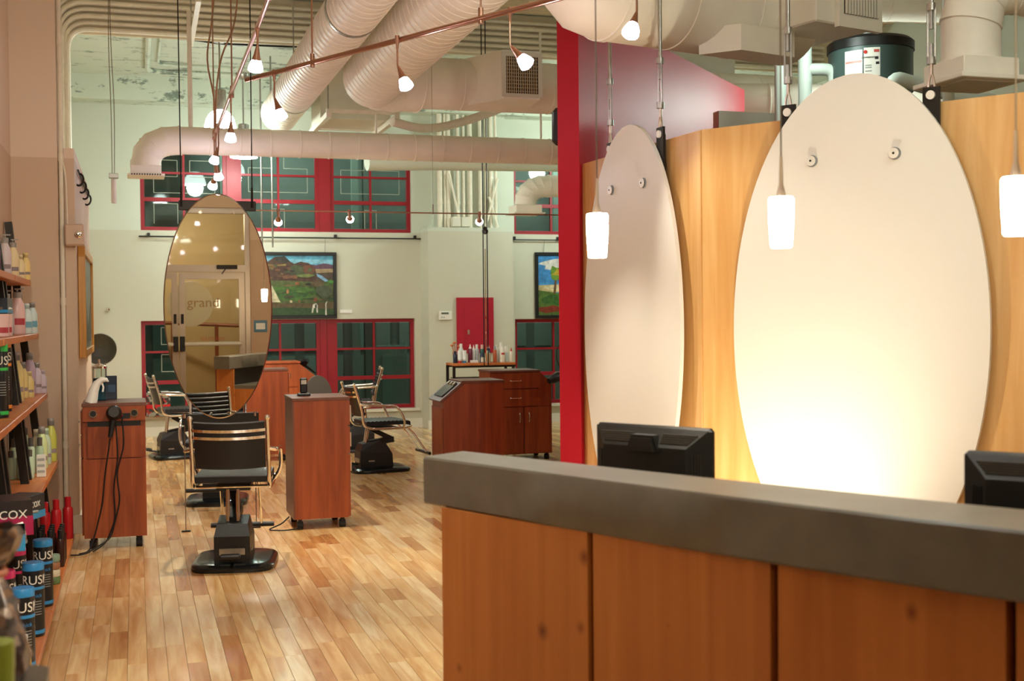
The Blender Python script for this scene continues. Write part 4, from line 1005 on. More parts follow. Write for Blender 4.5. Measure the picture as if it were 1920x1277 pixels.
# right cabinet with drawers and doors
t = thing('station_cabinet', 'orange-red cabinet with two drawers and two handled doors by the red wall', 'cabinet', (3.47, 12.1, 0))
prof = [(.0, .065), (.0, .91), (.53, .91), (.66, .8), (.66, .065)]
g = MB(); g.prism(prof, .02, .45, 'y'); g.build('body', M['cherry'], t)
g = MB(); g.box(-.01, .53, -.005, .46, .91, .933, .002); g.build('top', M['cherry_top'], t)
for za, zb in ((.745, .905), (.56, .735)):
    g = MB(); g.box(.01, .5, .0, .02, za, zb); dr = g.build('drawer', M['cherry'], t)
    g = MB(); zz = (za+zb)/2; g.tube(fillet([(.2, 0, zz), (.2, -.025, zz), (.32, -.025, zz), (.32, 0, zz)], .015, 3), .006, 8); g.build('pull', M['chrome'], dr, True)
for x0, x1, hxp in ((.01, .345, .3), (.355, .65, .4)):
    g = MB(); g.box(x0, x1, .0, .02, .075, .55); dr = g.build('door', M['cherry'], t)
    g = MB(); g.tube(fillet([(hxp, 0, .5), (hxp, -.025, .49), (hxp, -.025, .4), (hxp, 0, .39)], .015, 3), .006, 8); g.build('pull', M['chrome'], dr, True)
casters(t, 0, .66, 0, .46)
# back cabinets behind the mirror
t = thing('station_cabinet', 'reddish cabinet end standing behind the centre cabinet and mirror', 'cabinet', (1.02, 13.0, 0))
g = MB(); g.box(0, .5, 0, .42, .07, .94); g.build('body', M['cherry'], t)
g = MB(); g.box(-.006, .506, -.006, .426, .94, .962, .002); g.build('top', M['cherry_top'], t)
g = MB(); g.box(.505, .515, .02, .4, .08, .5); g.box(.505, .515, .02, .4, .52, .92); g.build('door', M['cherry'], t)
casters(t, 0, .5, 0, .42)
t = thing('station_cabinet', 'bright orange cabinet with a slanted end below the middle window', 'cabinet', (1.2, 14.3, 0))
prof = [(.0, .065), (.0, .97), (.6, .97), (.79, .82), (.79, .065)]
g = MB(); g.prism(prof, .02, .45, 'y'); g.build('body', M['cherry_bright'], t)
g = MB(); g.box(-.01, .62, -.005, .46, .97, .99, .002); g.build('top', M['cherry_bright'], t)
for za, zb in ((.7, .95), (.43, .68), (.09, .41)):
    g = MB(); g.box(.01, .58, .008, .02, za, zb); dr = g.build('drawer', M['cherry_bright'], t)
    g = MB(); g.tube([(.5, 0, (za+zb)/2-.03), (.5, 0, (za+zb)/2+.03)], .005, 8); g.build('pull', M['chrome'], dr)
casters(t, 0, .79, 0, .45)
# ================================================================ THINGS ON AND AROUND THE CABINETS
def bent(name, pts, r, mt, label, cat, group=None, fr=.05, seg=8):
    g = MB(); g.tube(fillet(pts, fr, 4), r, seg); return tag(g.build(name, M[mt] if isinstance(mt, str) else mt, smooth=True), label, cat, group)
# hair dryer hanging in the left cabinet
t = thing('hair_dryer', 'black hair dryer hanging from the tool panel of the left cabinet', 'hair dryer', (-.14, 8.42, .885))
g = MB(); g.lathe([(0, -.02), (.025, -.02), (.045, -.005), (.05, .03), (.046, .08), (.03, .1), (0, .1)], (0, 0, 0), 18, (0, -1, .15)); g.build('barrel', M['black'], t, True)
g = MB(); g.tube([(-.005, -.05, -.03), (-.015, -.055, -.09), (-.025, -.06, -.15)], [.02, .017, .014], 12); g.build('handle', M['black'], t, True)
g = MB(); g.lathe([(.03, .1), (.033, .102), (.033, .108), (.028, .108)], (0, 0, 0), 18, (0, -1, .15)); g.build('nozzle_ring', M['darksteel'], t, True)
bent('power_cord', [(-.165, 8.36, .73), (-.2, 8.37, .5), (-.22, 8.38, .3), (-.27, 8.36, .1), (-.3, 8.3, .012), (-.36, 8.25, .012)], .005, 'cable', 'black cord falling from the hair dryer to the floor', 'cord')
bent('power_cord', [(-.13, 8.4, .85), (-.12, 8.38, .6), (-.15, 8.385, .4), (-.14, 8.38, .2), (-.2, 8.36, .05), (-.28, 8.3, .012)], .005, 'cable', 'black cord dangling across the middle of the left cabinet', 'cord')
bent('power_cord', [(-.09, 8.4, .87), (-.08, 8.38, .68), (-.13, 8.385, .5), (-.11, 8.38, .32), (-.17, 8.36, .08), (-.33, 8.2, .012), (-.41, 8.22, .012)], .005, 'cable', 'black cord dangling rightmost down the left cabinet', 'cord')
bent('power_cord', [(1.1, 8.72, .012), (.98, 8.66, .012), (.86, 8.72, .012), (.98, 8.85, .03), (1.04, 8.95, .06)], .005, 'cable', 'black cord looping on the floor left of the centre cabinet', 'cord')
# white curved spray, jar of blue liquid, dark box, hood dryer
g = MB(); g.tube([(0, 0, 0), (.008, 0, .03), (.02, 0, .08), (.04, 0, .125), (.07, 0, .15), (.1, 0, .148), (.112, 0, .135)], [.04, .038, .032, .025, .02, .014, .004], 14)
t = thing('spray_bottle', 'white curved spray bottle on the left cabinet', 'bottle', (-.285, 8.5, .953)); g.build('body', M['white_plastic'], t, True)
g = MB(); g.tube([(.07, 0, .135), (.08, 0, .1), (.075, 0, .07)], .006, 8); g.build('trigger', M['white_plastic'], t, True)
t = thing('disinfectant_jar', 'clear jar of blue liquid with a steel lid on the left cabinet', 'jar', (-.235, 8.72, .953))
M['blue_liquid'] = mat('blue_liquid', '#1c6f93', .08, trans=.6, ior=1.33)
M['clear'] = mat('clear_glass', '#e8f0ee', .03, trans=1.0, ior=1.3)
g = MB(); g.lathe([(0, .004), (.043, .004), (.043, .15), (0, .15)], seg=20); g.build('liquid', M['blue_liquid'], t, True)
g = MB(); g.lathe([(0, 0), (.047, 0), (.047, .215), (.045, .215), (.045, .003), (0, .003)], seg=20); g.build('glass', M['clear'], t, True)
g = MB(); g.lathe([(.05, .215), (.05, .23), (.02, .245), (.008, .25), (.008, .275), (0, .278)], seg=20); g.build('lid', M['chrome'], t, True)
t = thing('tissue_box', 'dark blue box behind the blue jar on the left cabinet', 'box', (-.16, 8.81, .953))
g = MB(); g.box(-.035, .035, -.02, .02, 0, .16, .003); g.build('carton', pmat('dark_blue_card', '#1d2a3c'), t)
g = MB(); g.box(-.025, .025, -.0215, -.02, .05, .1); g.build('print', pmat('mid_blue_card', '#3a5570'), t)
t = thing('hood_dryer', 'grey round hood hair dryer on a stand behind the left cabinet', 'hair dryer', (-.3, 12.7, 0))
g = MB(); g.lathe([(.15, 0), (.155, .01), (.148, .02), (.12, .09), (.06, .13), (0, .14)], (-.03, 0, 1.205), 28, (0, 1, 0), cap=False); g.lathe([(0, .125), (.06, .115), (.11, .08), (.138, .02), (.15, .0)], (-.03, 0, 1.205), 28, (0, 1, 0), cap=False); g.build('hood', pmat('smoky_plastic', '#6f7266', .3), t, True)
g = MB(); g.tube([(0, .14, 1.2), (0, .2, 1.1), (0, .2, .06)], .016, 10); g.build('pole', M['chrome'], t, True)
g = MB(); g.lathe([(0, 0), (.16, 0), (.16, .02), (.03, .06), (0, .06)], (0, .2, 0), 20); g.build('base', M['black'], t, True)
# magazines on the window sill, floor
t = thing('magazine_stack', 'upright red and white patterned magazine box on the left window sill', 'magazines', (.25, 16.24, .262))
M['mag'] = mat('magazine_print', '#a8a294', .5)
mt, nt, b = newmat('collage_print'); vo = nt.nodes.new('ShaderNodeTexVoronoi'); vo.inputs['Scale'].default_value = 34; rp = nt.nodes.new('ShaderNodeValToRGB'); e = rp.color_ramp.elements
e[0].color = hx('#2c2622'); e[1].color = hx('#d8d2c4'); q = e.new(.35); q.color = hx('#a3221f'); q = e.new(.6); q.color = hx('#8e8a7a'); rp.color_ramp.interpolation = 'CONSTANT'
sx = nt.nodes.new('ShaderNodeSeparateColor'); tcx = nt.nodes.new('ShaderNodeTexCoord'); nt.links.new(tcx.outputs['Object'], vo.inputs['Vector']); nt.links.new(vo.outputs['Color'], sx.inputs[0]); nt.links.new(sx.outputs[0], rp.inputs[0]); nt.links.new(rp.outputs[0], b.inputs['Base Color'])
M['collage'] = mt
g = MB(); g.box(-.13, .16, -.07, .05, 0, .3, .004); g.build('carton', M['collage'], t)
g = MB(); g.box(-.132, .162, -.0735, -.07, .1, .15); g.build('red_band', pmat('bright_red', '#c41a1a'), t)
g = MB(); g.box(-.11, .14, -.05, .03, .3, .315); g.build('pages', M['white_plastic'], t)
# grey chair back and steel-ball dryer behind the centre cabinet
t = thing('stool', 'dark grey stool with a rounded backrest behind the centre cabinet', 'stool', (1.83, 13.0, 0))
g = MB(); ring = []
for k in range(25):
    a = PI*k/24; ring.append((.155*math.cos(a)*(1 if True else 0), .26*math.sin(a)**.8))
g.prism([(x, .56+z*1.25) for x, z in ring], -.03, .03, 'y'); g.build('backrest', pmat('dark_grey_vinyl', '#4a463f', .5), t, True)
g = MB(); g.lathe([(0, .46), (.2, .46), (.21, .49), (.2, .53), (0, .54)], (0, .22, 0), 24); g.build('seat', pmat('dark_grey_vinyl', '#4a463f', .5), t, True)
g = MB(); g.tube([(0, .0, .6), (0, .02, .45), (0, .1, .44)], .018, 8); g.tube([(0, .22, .46), (0, .22, .08)], .025, 12); g.build('post', M['chrome'], t, True)
for k in range(5):
    a = 2*PI*k/5; g = MB(); g.tube([(0, .22, .09), (.26*math.cos(a), .22+.26*math.sin(a), .05)], .016, 8); g.tube([(.26*math.cos(a)-.015, .22+.26*math.sin(a), .025), (.26*math.cos(a)+.015, .22+.26*math.sin(a), .025)], .025, 10); g.build('leg', M['black'], t, True)
t = thing('hair_dryer', 'glossy black hair dryer on the slanted end of the orange cabinet', 'hair dryer', (1.86, 14.45, .965))
g = MB(); g.lathe([(0, -.05), (.03, -.045), (.05, 0), (.04, .05), (.025, .09), (0, .09)], (0, 0, 0), 16, (.5, -.6, .3)); g.build('barrel', M['black_gloss'], t, True)
g = MB(); g.tube([(.02, 0, -.02), (.1, 0, -.08), (.15, 0, -.12)], [.016, .014, .01], 10); g.build('handle', M['black_gloss'], t, True)
# dryer gear by the red wall
t = thing('hair_dryer', 'black hair dryer with tangled cords hooked on the right cabinet', 'hair dryer', (4.18, 12.05, .86))
g = MB(); g.lathe([(0, -.06), (.035, -.055), (.055, 0), (.045, .08), (.03, .13), (0, .13)], (0, 0, 0), 16, (-.8, -.3, -.3)); g.build('barrel', M['black'], t, True)
g = MB(); g.tube([(0, 0, 0), (.08, 0, -.12), (.1, 0, -.18)], [.02, .017, .014], 10); g.build('handle', M['black'], t, True)
g = MB(); g.tube([(.06, .0, .28), (.18, .0, .16)], [.014, .022], 10); g.build('iron', M['black'], t, True)
for i, pts in enumerate(([(4.28, 12.05, .7), (4.22, 12.03, .45), (4.3, 12.04, .25), (4.25, 12.0, .02), (4.4, 12.0, .012)], [(4.3, 12.05, .68), (4.34, 12.03, .4), (4.26, 12.04, .2), (4.36, 12.0, .012), (4.48, 12.05, .012)], [(4.26, 12.05, 1.1), (4.18, 12.05, 1.2), (4.16, 12.05, 1.05), (4.22, 12.05, .9)])):
    bent('power_cord', pts, .005, 'cable', ['left black cord hanging between the right cabinet and red wall', 'right black cord hanging between the right cabinet and red wall', 'black cord looping above the right cabinet'][i], 'cord')
t = thing('foot_pedal', 'small dark pedal with a chrome bracket by the right cabinet foot', 'pedal', (4.26, 11.85, 0))
g = MB(); g.box(-.1, .02, -.03, .03, .06, .11, .01); g.build('pad', M['darksteel'], t)
g = MB(); g.tube([(.02, 0, .08), (.12, 0, .06), (.16, 0, .25)], .01, 8); g.tube([(.1, 0, .06), (.1, 0, 0)], .012, 8); g.build('bracket', M['chrome'], t, True)
# ---- bottle shelf by the column
t = thing('console_shelf', 'narrow wooden console on dark metal legs holding salon bottles', 'table', (3.62, 14.25, 0))
g = MB(); g.box(0, .78, 0, .36, .9, .93, .003); g.build('top', M['shelfwood'], t)
g = MB(); g.box(0, .78, .01, .03, .875, .9); g.box(0, .78, .33, .35, .875, .9); g.box(.03, .72, .01, .03, .75, .765); g.build('rail', M['darksteel'], t)
for x in (.015, .755):
    for y in (.02, .34):
        g = MB(); g.box(x-.015, x+.015, y-.015, y+.015, 0, .9); g.build('leg', M['darksteel'], t)
g = MB(); g.box(.05, .7, .02, .34, .74, .75); g.build('lower_glass', M['clear'], t)
def bottle(name, label, loc, r, h, body, cap, kind='pump', cat='bottle', group=None, flat=1.0, lab=None, rz=0.0):
    """lathe bottle: kinds pump, flip, cyl, jar, spray, nozzle"""
    t = thing(name, label, cat, loc, rz, group); sg = 14
    bm = pmat(body[0], body[1], .3); cm = pmat(cap[0], cap[1], .35)
    if kind in ('pump', 'flip'):
        hb = h*(.78 if kind == 'pump' else .83); g = MB(); g.lathe([(0, 0), (r*.92, 0), (r, .006), (r, hb*.66), (r*.94, hb*.76), (r*.78, hb*.87), (r*.58, hb*.95), (r*.54, hb), (0, hb)], seg=sg, sy=flat); g.build('body', bm, t, True)
        g = MB(); g.lathe([(r*.58, hb), (r*.58, hb+h*.11), (r*.5, hb+h*.125), (0, hb+h*.125)], seg=12)
        if kind == 'pump': g.tube([(0, 0, hb+h*.14), (0, 0, h*.97)], r*.14, 8); g.box(-r*.3, r*.9, -r*.16, r*.16, h*.955, h*.985)
        else: g.lathe([(r*.58, hb), (r*.58, h*.98), (r*.5, h), (0, h)], seg=12)
        g.build('cap', cm, t, True)
    elif kind in ('cyl', 'nozzle'):
        hb = h*.76; g = MB(); g.lathe([(0, 0), (r*.94, 0), (r, .005), (r, hb*.92), (r*.8, hb), (0, hb)], seg=sg, sy=flat); g.build('body', bm, t, True)
        g = MB()
        if kind == 'nozzle': g.lathe([(r*.6, hb), (r*.55, hb+h*.06), (r*.3, hb+h*.12), (r*.15, h), (0, h)], seg=12)
        else: g.lathe([(r*.62, hb), (r*.62, h*.99), (r*.5, h), (0, h)], seg=12)
        g.build('cap', cm, t, True)
    elif kind == 'jar':
        g = MB(); g.lathe([(0, 0), (r, 0), (r, h*.6), (0, h*.6)], seg=sg); g.build('body', bm, t, True)
        g = MB(); g.lathe([(r*1.03, h*.6), (r*1.03, h), (0, h)], seg=sg); g.build('lid', cm, t, True)
    elif kind == 'tube':
        g = MB(); g.lathe([(0, h*.18), (r*.8, h*.18), (r, h*.3)], seg=sg); V = [(r*math.cos(2*PI*k/sg), r*math.sin(2*PI*k/sg), h*.3) for k in range(sg)]+[(r*1.05*math.cos(2*PI*k/sg), .15*r*math.sin(2*PI*k/sg), h) for k in range(sg)]
        g.add(V, [(k, (k+1) % sg, sg+(k+1) % sg, sg+k) for k in range(sg)]+[tuple(range(sg, 2*sg))]); g.build('body', bm, t, True)
        g = MB(); g.lathe([(0, 0), (r*.8, 0), (r*.8, h*.18), (0, h*.18)], seg=sg); g.build('cap', cm, t, True)
    if lab:
        g = MB(); n_ = 6; rr = r*1.012
        lm = pmat(lab[0], lab[1], .5); za, zb = (lab[2], lab[3]) if len(lab) > 2 else (.2, .5)
        ac = lab[4] if len(lab) > 4 else -PI/2; aw = .75
        g.grid([[(rr*math.cos(ac-aw+2*aw*i/n_), flat*rr*math.sin(ac-aw+2*aw*i/n_), h*z) for i in range(n_+1)] for z in (za, zb)]); g.build('label_print', lm, t)
    return t
CB = [  # x, y, r, h, body, cap, kind, label colour, text
 (.05, .1, .026, .19, ('navy', '#20263f'), ('navy', '#20263f'), 'cyl', None, 'slim navy can at the left end of the bottle console'),
 (.1, .06, .028, .2, ('soft_white', '#dfe4e0'), ('crimson_cap', '#b8323a'), 'tube', None, 'white tube with a red cap on the bottle console'),
 (.155, .06, .028, .2, ('soft_white', '#dfe4e0'), ('sky_cap', '#3a7fb0'), 'tube', None, 'white tube with a blue cap on the bottle console'),
 (.15, .2, .03, .3, ('frost', '#cfe0dc'), ('white_cap', '#eeece4'), 'cyl', None, 'frosted bottle with a tall white cap behind the two tubes'),
 (.26, .18, .03, .29, ('burgundy', '#6d2338'), ('white_cap', '#eeece4'), 'nozzle', None, 'burgundy bottle with a white nozzle on the bottle console'),
 (.315, .22, .022, .28, ('soft_white', '#dfe4e0'), ('white_cap', '#eeece4'), 'nozzle', None, 'slim white nozzle bottle beside the burgundy one'),
 (.36, .24, .028, .285, ('pale_grey', '#b9bfc0'), ('white_cap', '#eeece4'), 'cyl', None, 'pale grey bottle with a white cap in the back row'),
 (.375, .07, .026, .17, ('slate_navy', '#2a3350'), ('slate_navy', '#2a3350'), 'nozzle', ('paper', '#e4dfcd', .05, .5), 'short navy dropper bottle with a white label'),
 (.415, .2, .028, .28, ('bottle_green', '#1f5a48'), ('rose_cap', '#d9b2a6'), 'cyl', None, 'dark green bottle with a pale cap on the bottle console'),
 (.46, .1, .028, .19, ('honey', '#cdb58a'), ('frost', '#cfe0dc'), 'cyl', None, 'honey coloured bottle with a pale lid on the console'),
 (.5, .22, .026, .29, ('indigo', '#2c2a5e'), ('white_cap', '#eeece4'), 'nozzle', ('paper', '#e4dfcd', .2, .5), 'indigo bottle with a white nozzle on the bottle console'),
 (.56, .14, .024, .26, ('orange_body', '#c8663a'), ('smoke_cap', '#9fb0ae'), 'cyl', None, 'orange bottle with a smoky cap on the console'),
 (.6, .22, .03, .28, ('soft_white', '#dfe4e0'), ('white_cap', '#eeece4'), 'nozzle', None, 'tall white bottle left of the red labelled one'),
 (.645, .1, .034, .24, ('milk', '#e9e4d4'), ('white_cap', '#eeece4'), 'cyl', ('red_label', '#c23028', .5, .62), 'cream bottle with a red band on the bottle console'),
 (.67, .24, .04, .31, ('milk', '#e9e4d4'), ('white_cap', '#eeece4'), 'cyl', None, 'largest white bottle at the back of the console'),
 (.72, .18, .03, .25, ('frost', '#cfe0dc'), ('white_cap', '#eeece4'), 'jar', None, 'frosted white jar near the right end of the console'),
 (.75, .08, .022, .23, ('milk', '#e9e4d4'), ('red_label', '#c23028'), 'nozzle', None, 'small white bottle with a red nozzle at the right end'),
]
for (x, y, r, h, bd, cp, kd, lb, txt) in CB: bottle('salon_bottle', txt, (3.62+x, 14.25+y, .931), r*.95, h*.76, bd, cp, kd, lab=lb, group='bottles on the console')
g = MB(); g.box(0, .09, 0, .06, 0, .03, .004); tag(g.build('soap_box', M['white_plastic'], loc=(3.85, 14.28, .931)), 'flat white box lying on the bottle console', 'box')
t = thing('glass_vase', 'pinkish glass with combs at the left of the bottle console', 'glass', (3.72, 14.5, .931))
g = MB(); g.lathe([(0, 0), (.03, 0), (.03, .01), (.045, .13), (.043, .13), (.028, .012), (0, .012)], seg=16); g.build('glass', pmat('pink_glass', '#b07a70', .15), t, True)
for k, (dx, dz) in enumerate(((-.05, .21), (-.02, .24), (.04, .2))):
    g = MB(); g.tube([(0, 0, .01), (dx, 0, dz)], .005, 6); g.lathe([(0, -.015), (.02, -.01), (.024, 0), (.02, .01), (0, .015)], (dx, 0, dz), 10); g.build('brush', M['shelfwood'], t, True)
# hanging steel tubes in front of the column (mirror suspension seen edge on)
t = thing('edge_mirror', 'mirror hung edge-on by twin wires in front of the red panel', 'mirror', (3.56, 12.62, 0), -math.atan2(3.56, 12.62))
for xx in (-.012, .03):
    g = MB(); g.tube([(xx, 0, .95), (xx, 0, ZD)], .006, 8); g.build('wire', M['darksteel'], t, True)
g = MB(); g.box(.004, .014, -.12, .12, 1.0, 2.2); g.build('glass', M['mirror'], t)
g = MB(); g.lathe([(0, -.04), (.03, -.03), (.035, 0), (.02, .03), (0, .05)], (.01, 0, 2.4), 12); g.build('shackle', M['darksteel'], t, True)
# ================================================================ WALL THINGS
t = thing('electrical_panel', 'crimson painted electrical panel on the boxed column', 'panel', (4.075, 15.85, 1.0))
g = MB(); g.box(0, .51, -.03, 0, 0, .74, .003); g.build('cover', M['red_panel'], t)
g = MB(); g.box(.1, .42, -.036, -.03, .06, .68, .002); g.build('door', M['red_panel'], t)
g = MB(); g.box(.145, .17, -.044, -.036, .25, .31); g.build('latch', M['chrome'], t)
t = thing('thermostat', 'white wall thermostat left of the crimson panel', 'thermostat', (3.835, 15.85, 1.445))
g = MB(); g.box(0, .18, -.03, 0, 0, .115, .008); g.build('case', M['white_plastic'], t)
g = MB(); g.box(.03, .13, -.0325, -.03, .075, .1); g.build('display', pmat('lcd', '#5a6152'), t)
for k in range(2):
    g = MB(); g.box(.03+.03*k, .045+.03*k, -.034, -.03, .03, .04); g.build('button', pmat('lcd', '#5a6152'), t)
# paintings
def pcol(c): return pmat('paint_'+c, '#'+''.join('%02x' % int(int(c[i:i+2], 16)*.86) for i in (0, 2, 4)), .45, noise=.4, nscale=22.0)
def painting(label, loc, w, h, shapes, frame='black', base='5fb0d0'):
    t = thing('painting', label, 'painting', loc)
    fw = .045
    g = MB(); g.box(0, w, -.04, 0, 0, fw, .004); g.box(0, w, -.04, 0, h-fw, h, .004); g.box(0, fw, -.04, 0, fw, h-fw, .004); g.box(w-fw, w, -.04, 0, fw, h-fw, .004); g.build('frame', M[frame], t)
    g = MB(); g.box(fw, w-fw, -.02, -.005, fw, h-fw); cv = g.build('canvas', pcol(base), t)
    iw, ih = w-2*fw, h-2*fw
    for i, (c, pts) in enumerate(shapes):
        g = MB(); d0 = -.0201-.0004*i; g.prism([(fw+min(max(u, 0), 1)*iw, fw+min(max(v, 0), 1)*ih) for u, v in pts], d0-.0004, d0, 'y'); g.build('painted_shape', pcol(c), cv)
    return t
def blob(u, v, a, b, n=10, j=.25, sd=1):
    rr = random.Random(sd); return [(u+a*math.cos(2*PI*k/n)*(1+rr.uniform(-j, j)), v+b*math.sin(2*PI*k/n)*(1+rr.uniform(-j, j))) for k in range(n)]
sh = [('8fd0e6', [(0, .86), (1, .86), (1, .93), (0, .95)]),
      ('6a4a5e', [(.62, .82), (.72, .85), (.8, .84), (.88, .87), (.94, .86), (1, .84), (1, .74), (.6, .74)]),
      ('b8a078', [(.6, .77), (1, .78), (1, .62), (.6, .6)]), ('5a4a3c', [(.7, .7), (1, .72), (1, .5), (.6, .5)]),
      ('5a3c2c', [(0, .6), (0, .76), (.12, .82), (.2, .9), (.29, .98), (.4, .99), (.47, .9), (.52, .86), (.6, .9), (.7, .87), (.78, .78), (.8, .5), (0, .5)]),
      ('3d3a30', [(.29, .9), (.29, .98), (.4, .99), (.47, .9), (.4, .86)]), ('a08a44', [(.16, .86), (.3, .84), (.42, .86), (.42, .83), (.16, .82)]),
      ('4d5a3a', blob(.55, .74, .14, .1, 11, .2, 3)), ('7c4a30', blob(.7, .76, .08, .08, 9, .2, 4)), ('7f8c4a', blob(.66, .66, .1, .03, 9, .2, 5)), ('6f8a50', blob(.14, .7, .06, .05, 9, .3, 6)),
      ('86b4d6', [(.79, .7), (.86, .66), (.95, .57), (.9, .56), (.8, .65)]),
      ('5c6a34', [(0, .6), (.3, .58), (.6, .57), (.84, .55), (1, .58), (1, .08), (0, .08)]), ('4f7a2c', [(0, .47), (.5, .48), (.76, .46), (.82, .36), (.6, .24), (0, .26)]),
      ('3f6d2a', blob(.45, .36, .26, .08, 12, .2, 7)), ('62502e', [(0, .26), (.4, .2), (.8, .2), (1, .22), (1, .1), (0, .1)]), ('2f5224', [(0, .12), (.5, .13), (1, .1), (1, 0), (0, 0)]),
      ('4e5a3c', blob(.88, .4, .12, .12, 12, .25, 8)), ('6b5a3a', blob(.8, .52, .09, .05, 9, .2, 9)), ('4c8c36', blob(.97, .56, .05, .03, 7, .2, 10)),
      ('e0d4aa', [(.16, .22), (.24, .5), (.34, .22)]), ('f0ead6', [(.72, .04), (.74, .18), (.78, .2), (.8, .16), (.8, .04), (.785, .04), (.78, .12), (.75, .12), (.74, .04)]), ('96532c', blob(.77, .26, .025, .035, 8, .2, 11)), ('2b2622', blob(.775, .15, .012, .04, 7, .2, 12)),
      ('efe8d8', [(.89, .0), (.895, .2), (.92, .24), (.905, .17), (.91, 0)]), ('1e1a18', blob(.685, .52, .04, .02, 8, .3, 13)), ('a5633a', blob(.55, .53, .03, .03, 8, .3, 14)), ('b07a4a', blob(.43, .4, .015, .05, 7, .2, 15)), ('d8c8a0', blob(.47, .23, .02, .025, 7, .2, 16)), ('96603c', blob(.57, .23, .012, .03, 7, .2, 17))]
rb = random.Random(44)
for k in range(46):
    v_ = rb.uniform(.02, .56); sh.insert(rb.randint(15, 17) if k % 2 else 17, (rb.choice(['3c6426', '55782e', '4a6a30', '6b5c34', '2e4a22', '7a6a3c', '5f8a3c', '4c4a2c']), blob(rb.uniform(0, 1), v_, rb.uniform(.02, .08), rb.uniform(.008, .025), 7, .4, 100+k)))
for k in range(22):
    sh.insert(9, (rb.choice(['6b4a36', '4a3226', '7c6a3c', '56603c', '8a5a3a', '3a3028']), blob(rb.uniform(.08, .76), rb.uniform(.62, .84), rb.uniform(.02, .05), rb.uniform(.015, .04), 7, .4, 200+k)))
painting('black framed landscape painting of a mountain, green field and white horse', (1.41, 16.297, 1.48), 1.147, .873, sh)
sh2 = [('3f8fd0', [(0, .55), (1, .55), (1, 1), (0, 1)]), ('e8e4dc', blob(.35, .86, .3, .1, 14, .3, 21)), ('dcd8d2', blob(.75, .82, .25, .12, 14, .3, 22)), ('d9c08a', [(0, .5), (1, .55), (1, .4), (0, .38)]), ('f0dfb0', blob(.3, .46, .25, .05, 10, .2, 23)),
       ('5a7a34', [(0, .42), (.4, .36), (1, .42), (1, 0), (0, 0)]), ('3c6a2c', blob(.25, .26, .2, .08, 10, .3, 24)), ('a63a24', blob(.55, .28, .16, .09, 10, .3, 25)), ('8c3220', blob(.2, .1, .2, .06, 10, .3, 26)), ('b8922e', blob(.8, .2, .14, .07, 10, .3, 27)),
       ('6b4a2a', [(.24, .36), (.28, .36), (.31, .7), (.28, .7)]), ('6b4a2a', [(.74, .38), (.77, .38), (.74, .62), (.72, .62)]), ('6f9a32', blob(.3, .72, .17, .1, 12, .45, 28)), ('c8a832', blob(.33, .71, .1, .05, 10, .5, 29)), ('4f8a34', blob(.73, .64, .14, .08, 12, .45, 30)), ('20242c', blob(.5, .46, .06, .02, 8, .3, 31))]
painting('black framed painting of palm trees beside the red wall', (5.32, 16.297, 1.45), 1.0, .92, sh2, base='4a98d4')
g = MB(); g.box(0, .16, -.012, 0, 0, .045); tag(g.build('title_card', M['white_plastic'], loc=(2.6, 16.3, 1.55)), 'small white title card right of the mountain painting', 'card')
# hanging rails with hooks
for i, (x0, x1) in enumerate(((.06, 3.72), (4.9, 6.9))):
    t = thing('picture_rail', ['long black picture rail under the three upper windows', 'black picture rail above the palm painting'][i], 'rail', (x0, 16.26, 2.54))
    g = MB(); g.tube([(0, 0, 0), (x1-x0, 0, 0)], .009, 8); g.build('rod', M['black'], t, True)
    for k, xx in enumerate([.12, (x1-x0)*.38, (x1-x0)*.68, x1-x0-.1]):
        g = MB(); g.box(xx-.018, xx+.018, -.012, .04, -.005, .045, .004); g.build('bracket', M['black'], t)
    for xx in ([1.5, 2.35] if i == 0 else [.55, 1.2]):
        g = MB(); g.tube([(xx, 0, .01), (xx, -.008, -.04), (xx, .03, -.2)], .003, 6); g.build('picture_wire', M['steelwire'], t)
# gold framed picture on the furred wall
t = thing('gold_picture', 'gold framed picture hung on the strip of wall behind the shelves', 'painting', (-.388, 9.4, 1.22))
g = MB(); H_, L_ = .81, 1.75
g.box(0, .05, 0, .06, 0, H_, .004); g.box(0, .05, L_-.06, L_, 0, H_, .004); g.box(0, .05, .06, L_-.06, 0, .06, .004); g.box(0, .05, .06, L_-.06, H_-.06, H_, .004); g.build('frame', M['gold'], t)
g = MB(); g.box(.005, .03, .06, L_-.06, .06, H_-.06); g.build('canvas', pcol('7f8a70'), t)
g = MB(); g.prism([(.1, .1), (.6, .4), (1.1, .2), (1.6, .45), (1.6, .1)], .03, .032, 'x'); g.build('painted_shape', pcol('4f5a48'), t)
# emergency light box, wall hooks, wall knob
t = thing('emergency_light', 'beige emergency light box fixed to the edge of the left wall strip', 'light', (-.455, 9.12, 2.01))
g = MB(); g.box(0, .125, -.09, 0, 0, .15, .01); g.build('case', M['wall_device'], t)
g = MB(); g.lathe([(.024, 0), (.024, -.008), (.014, -.012), (0, -.012)], (.088, -.09, .075), 18, (0, 1, 0)); g.build('lens', M['chrome'], t, True)
for k in range(2):
    g = MB(); g.lathe([(.004, -.01), (.005, -.018), (0, -.02)], (.08+.016*k, -.09, .075), 10, (0, 1, 0)); g.build('led', M['black'], t)
bent('conduit', [(-.44, 9.1, 2.16), (-.445, 9.105, 2.5), (-.47, 9.11, 2.62)], .006, 'conduit', 'thin cream cable rising from the emergency light box', 'cable', fr=.1)
t = thing('wall_hook', 'row of dark wrought iron hooks high on the left wall strip', 'hooks', (-.388, 9.4, 2.55))
g = MB(); g.tube([(.012, 0, .02), (.012, 1.9, .02)], .008, 8); g.build('bar', M['black'], t, True)
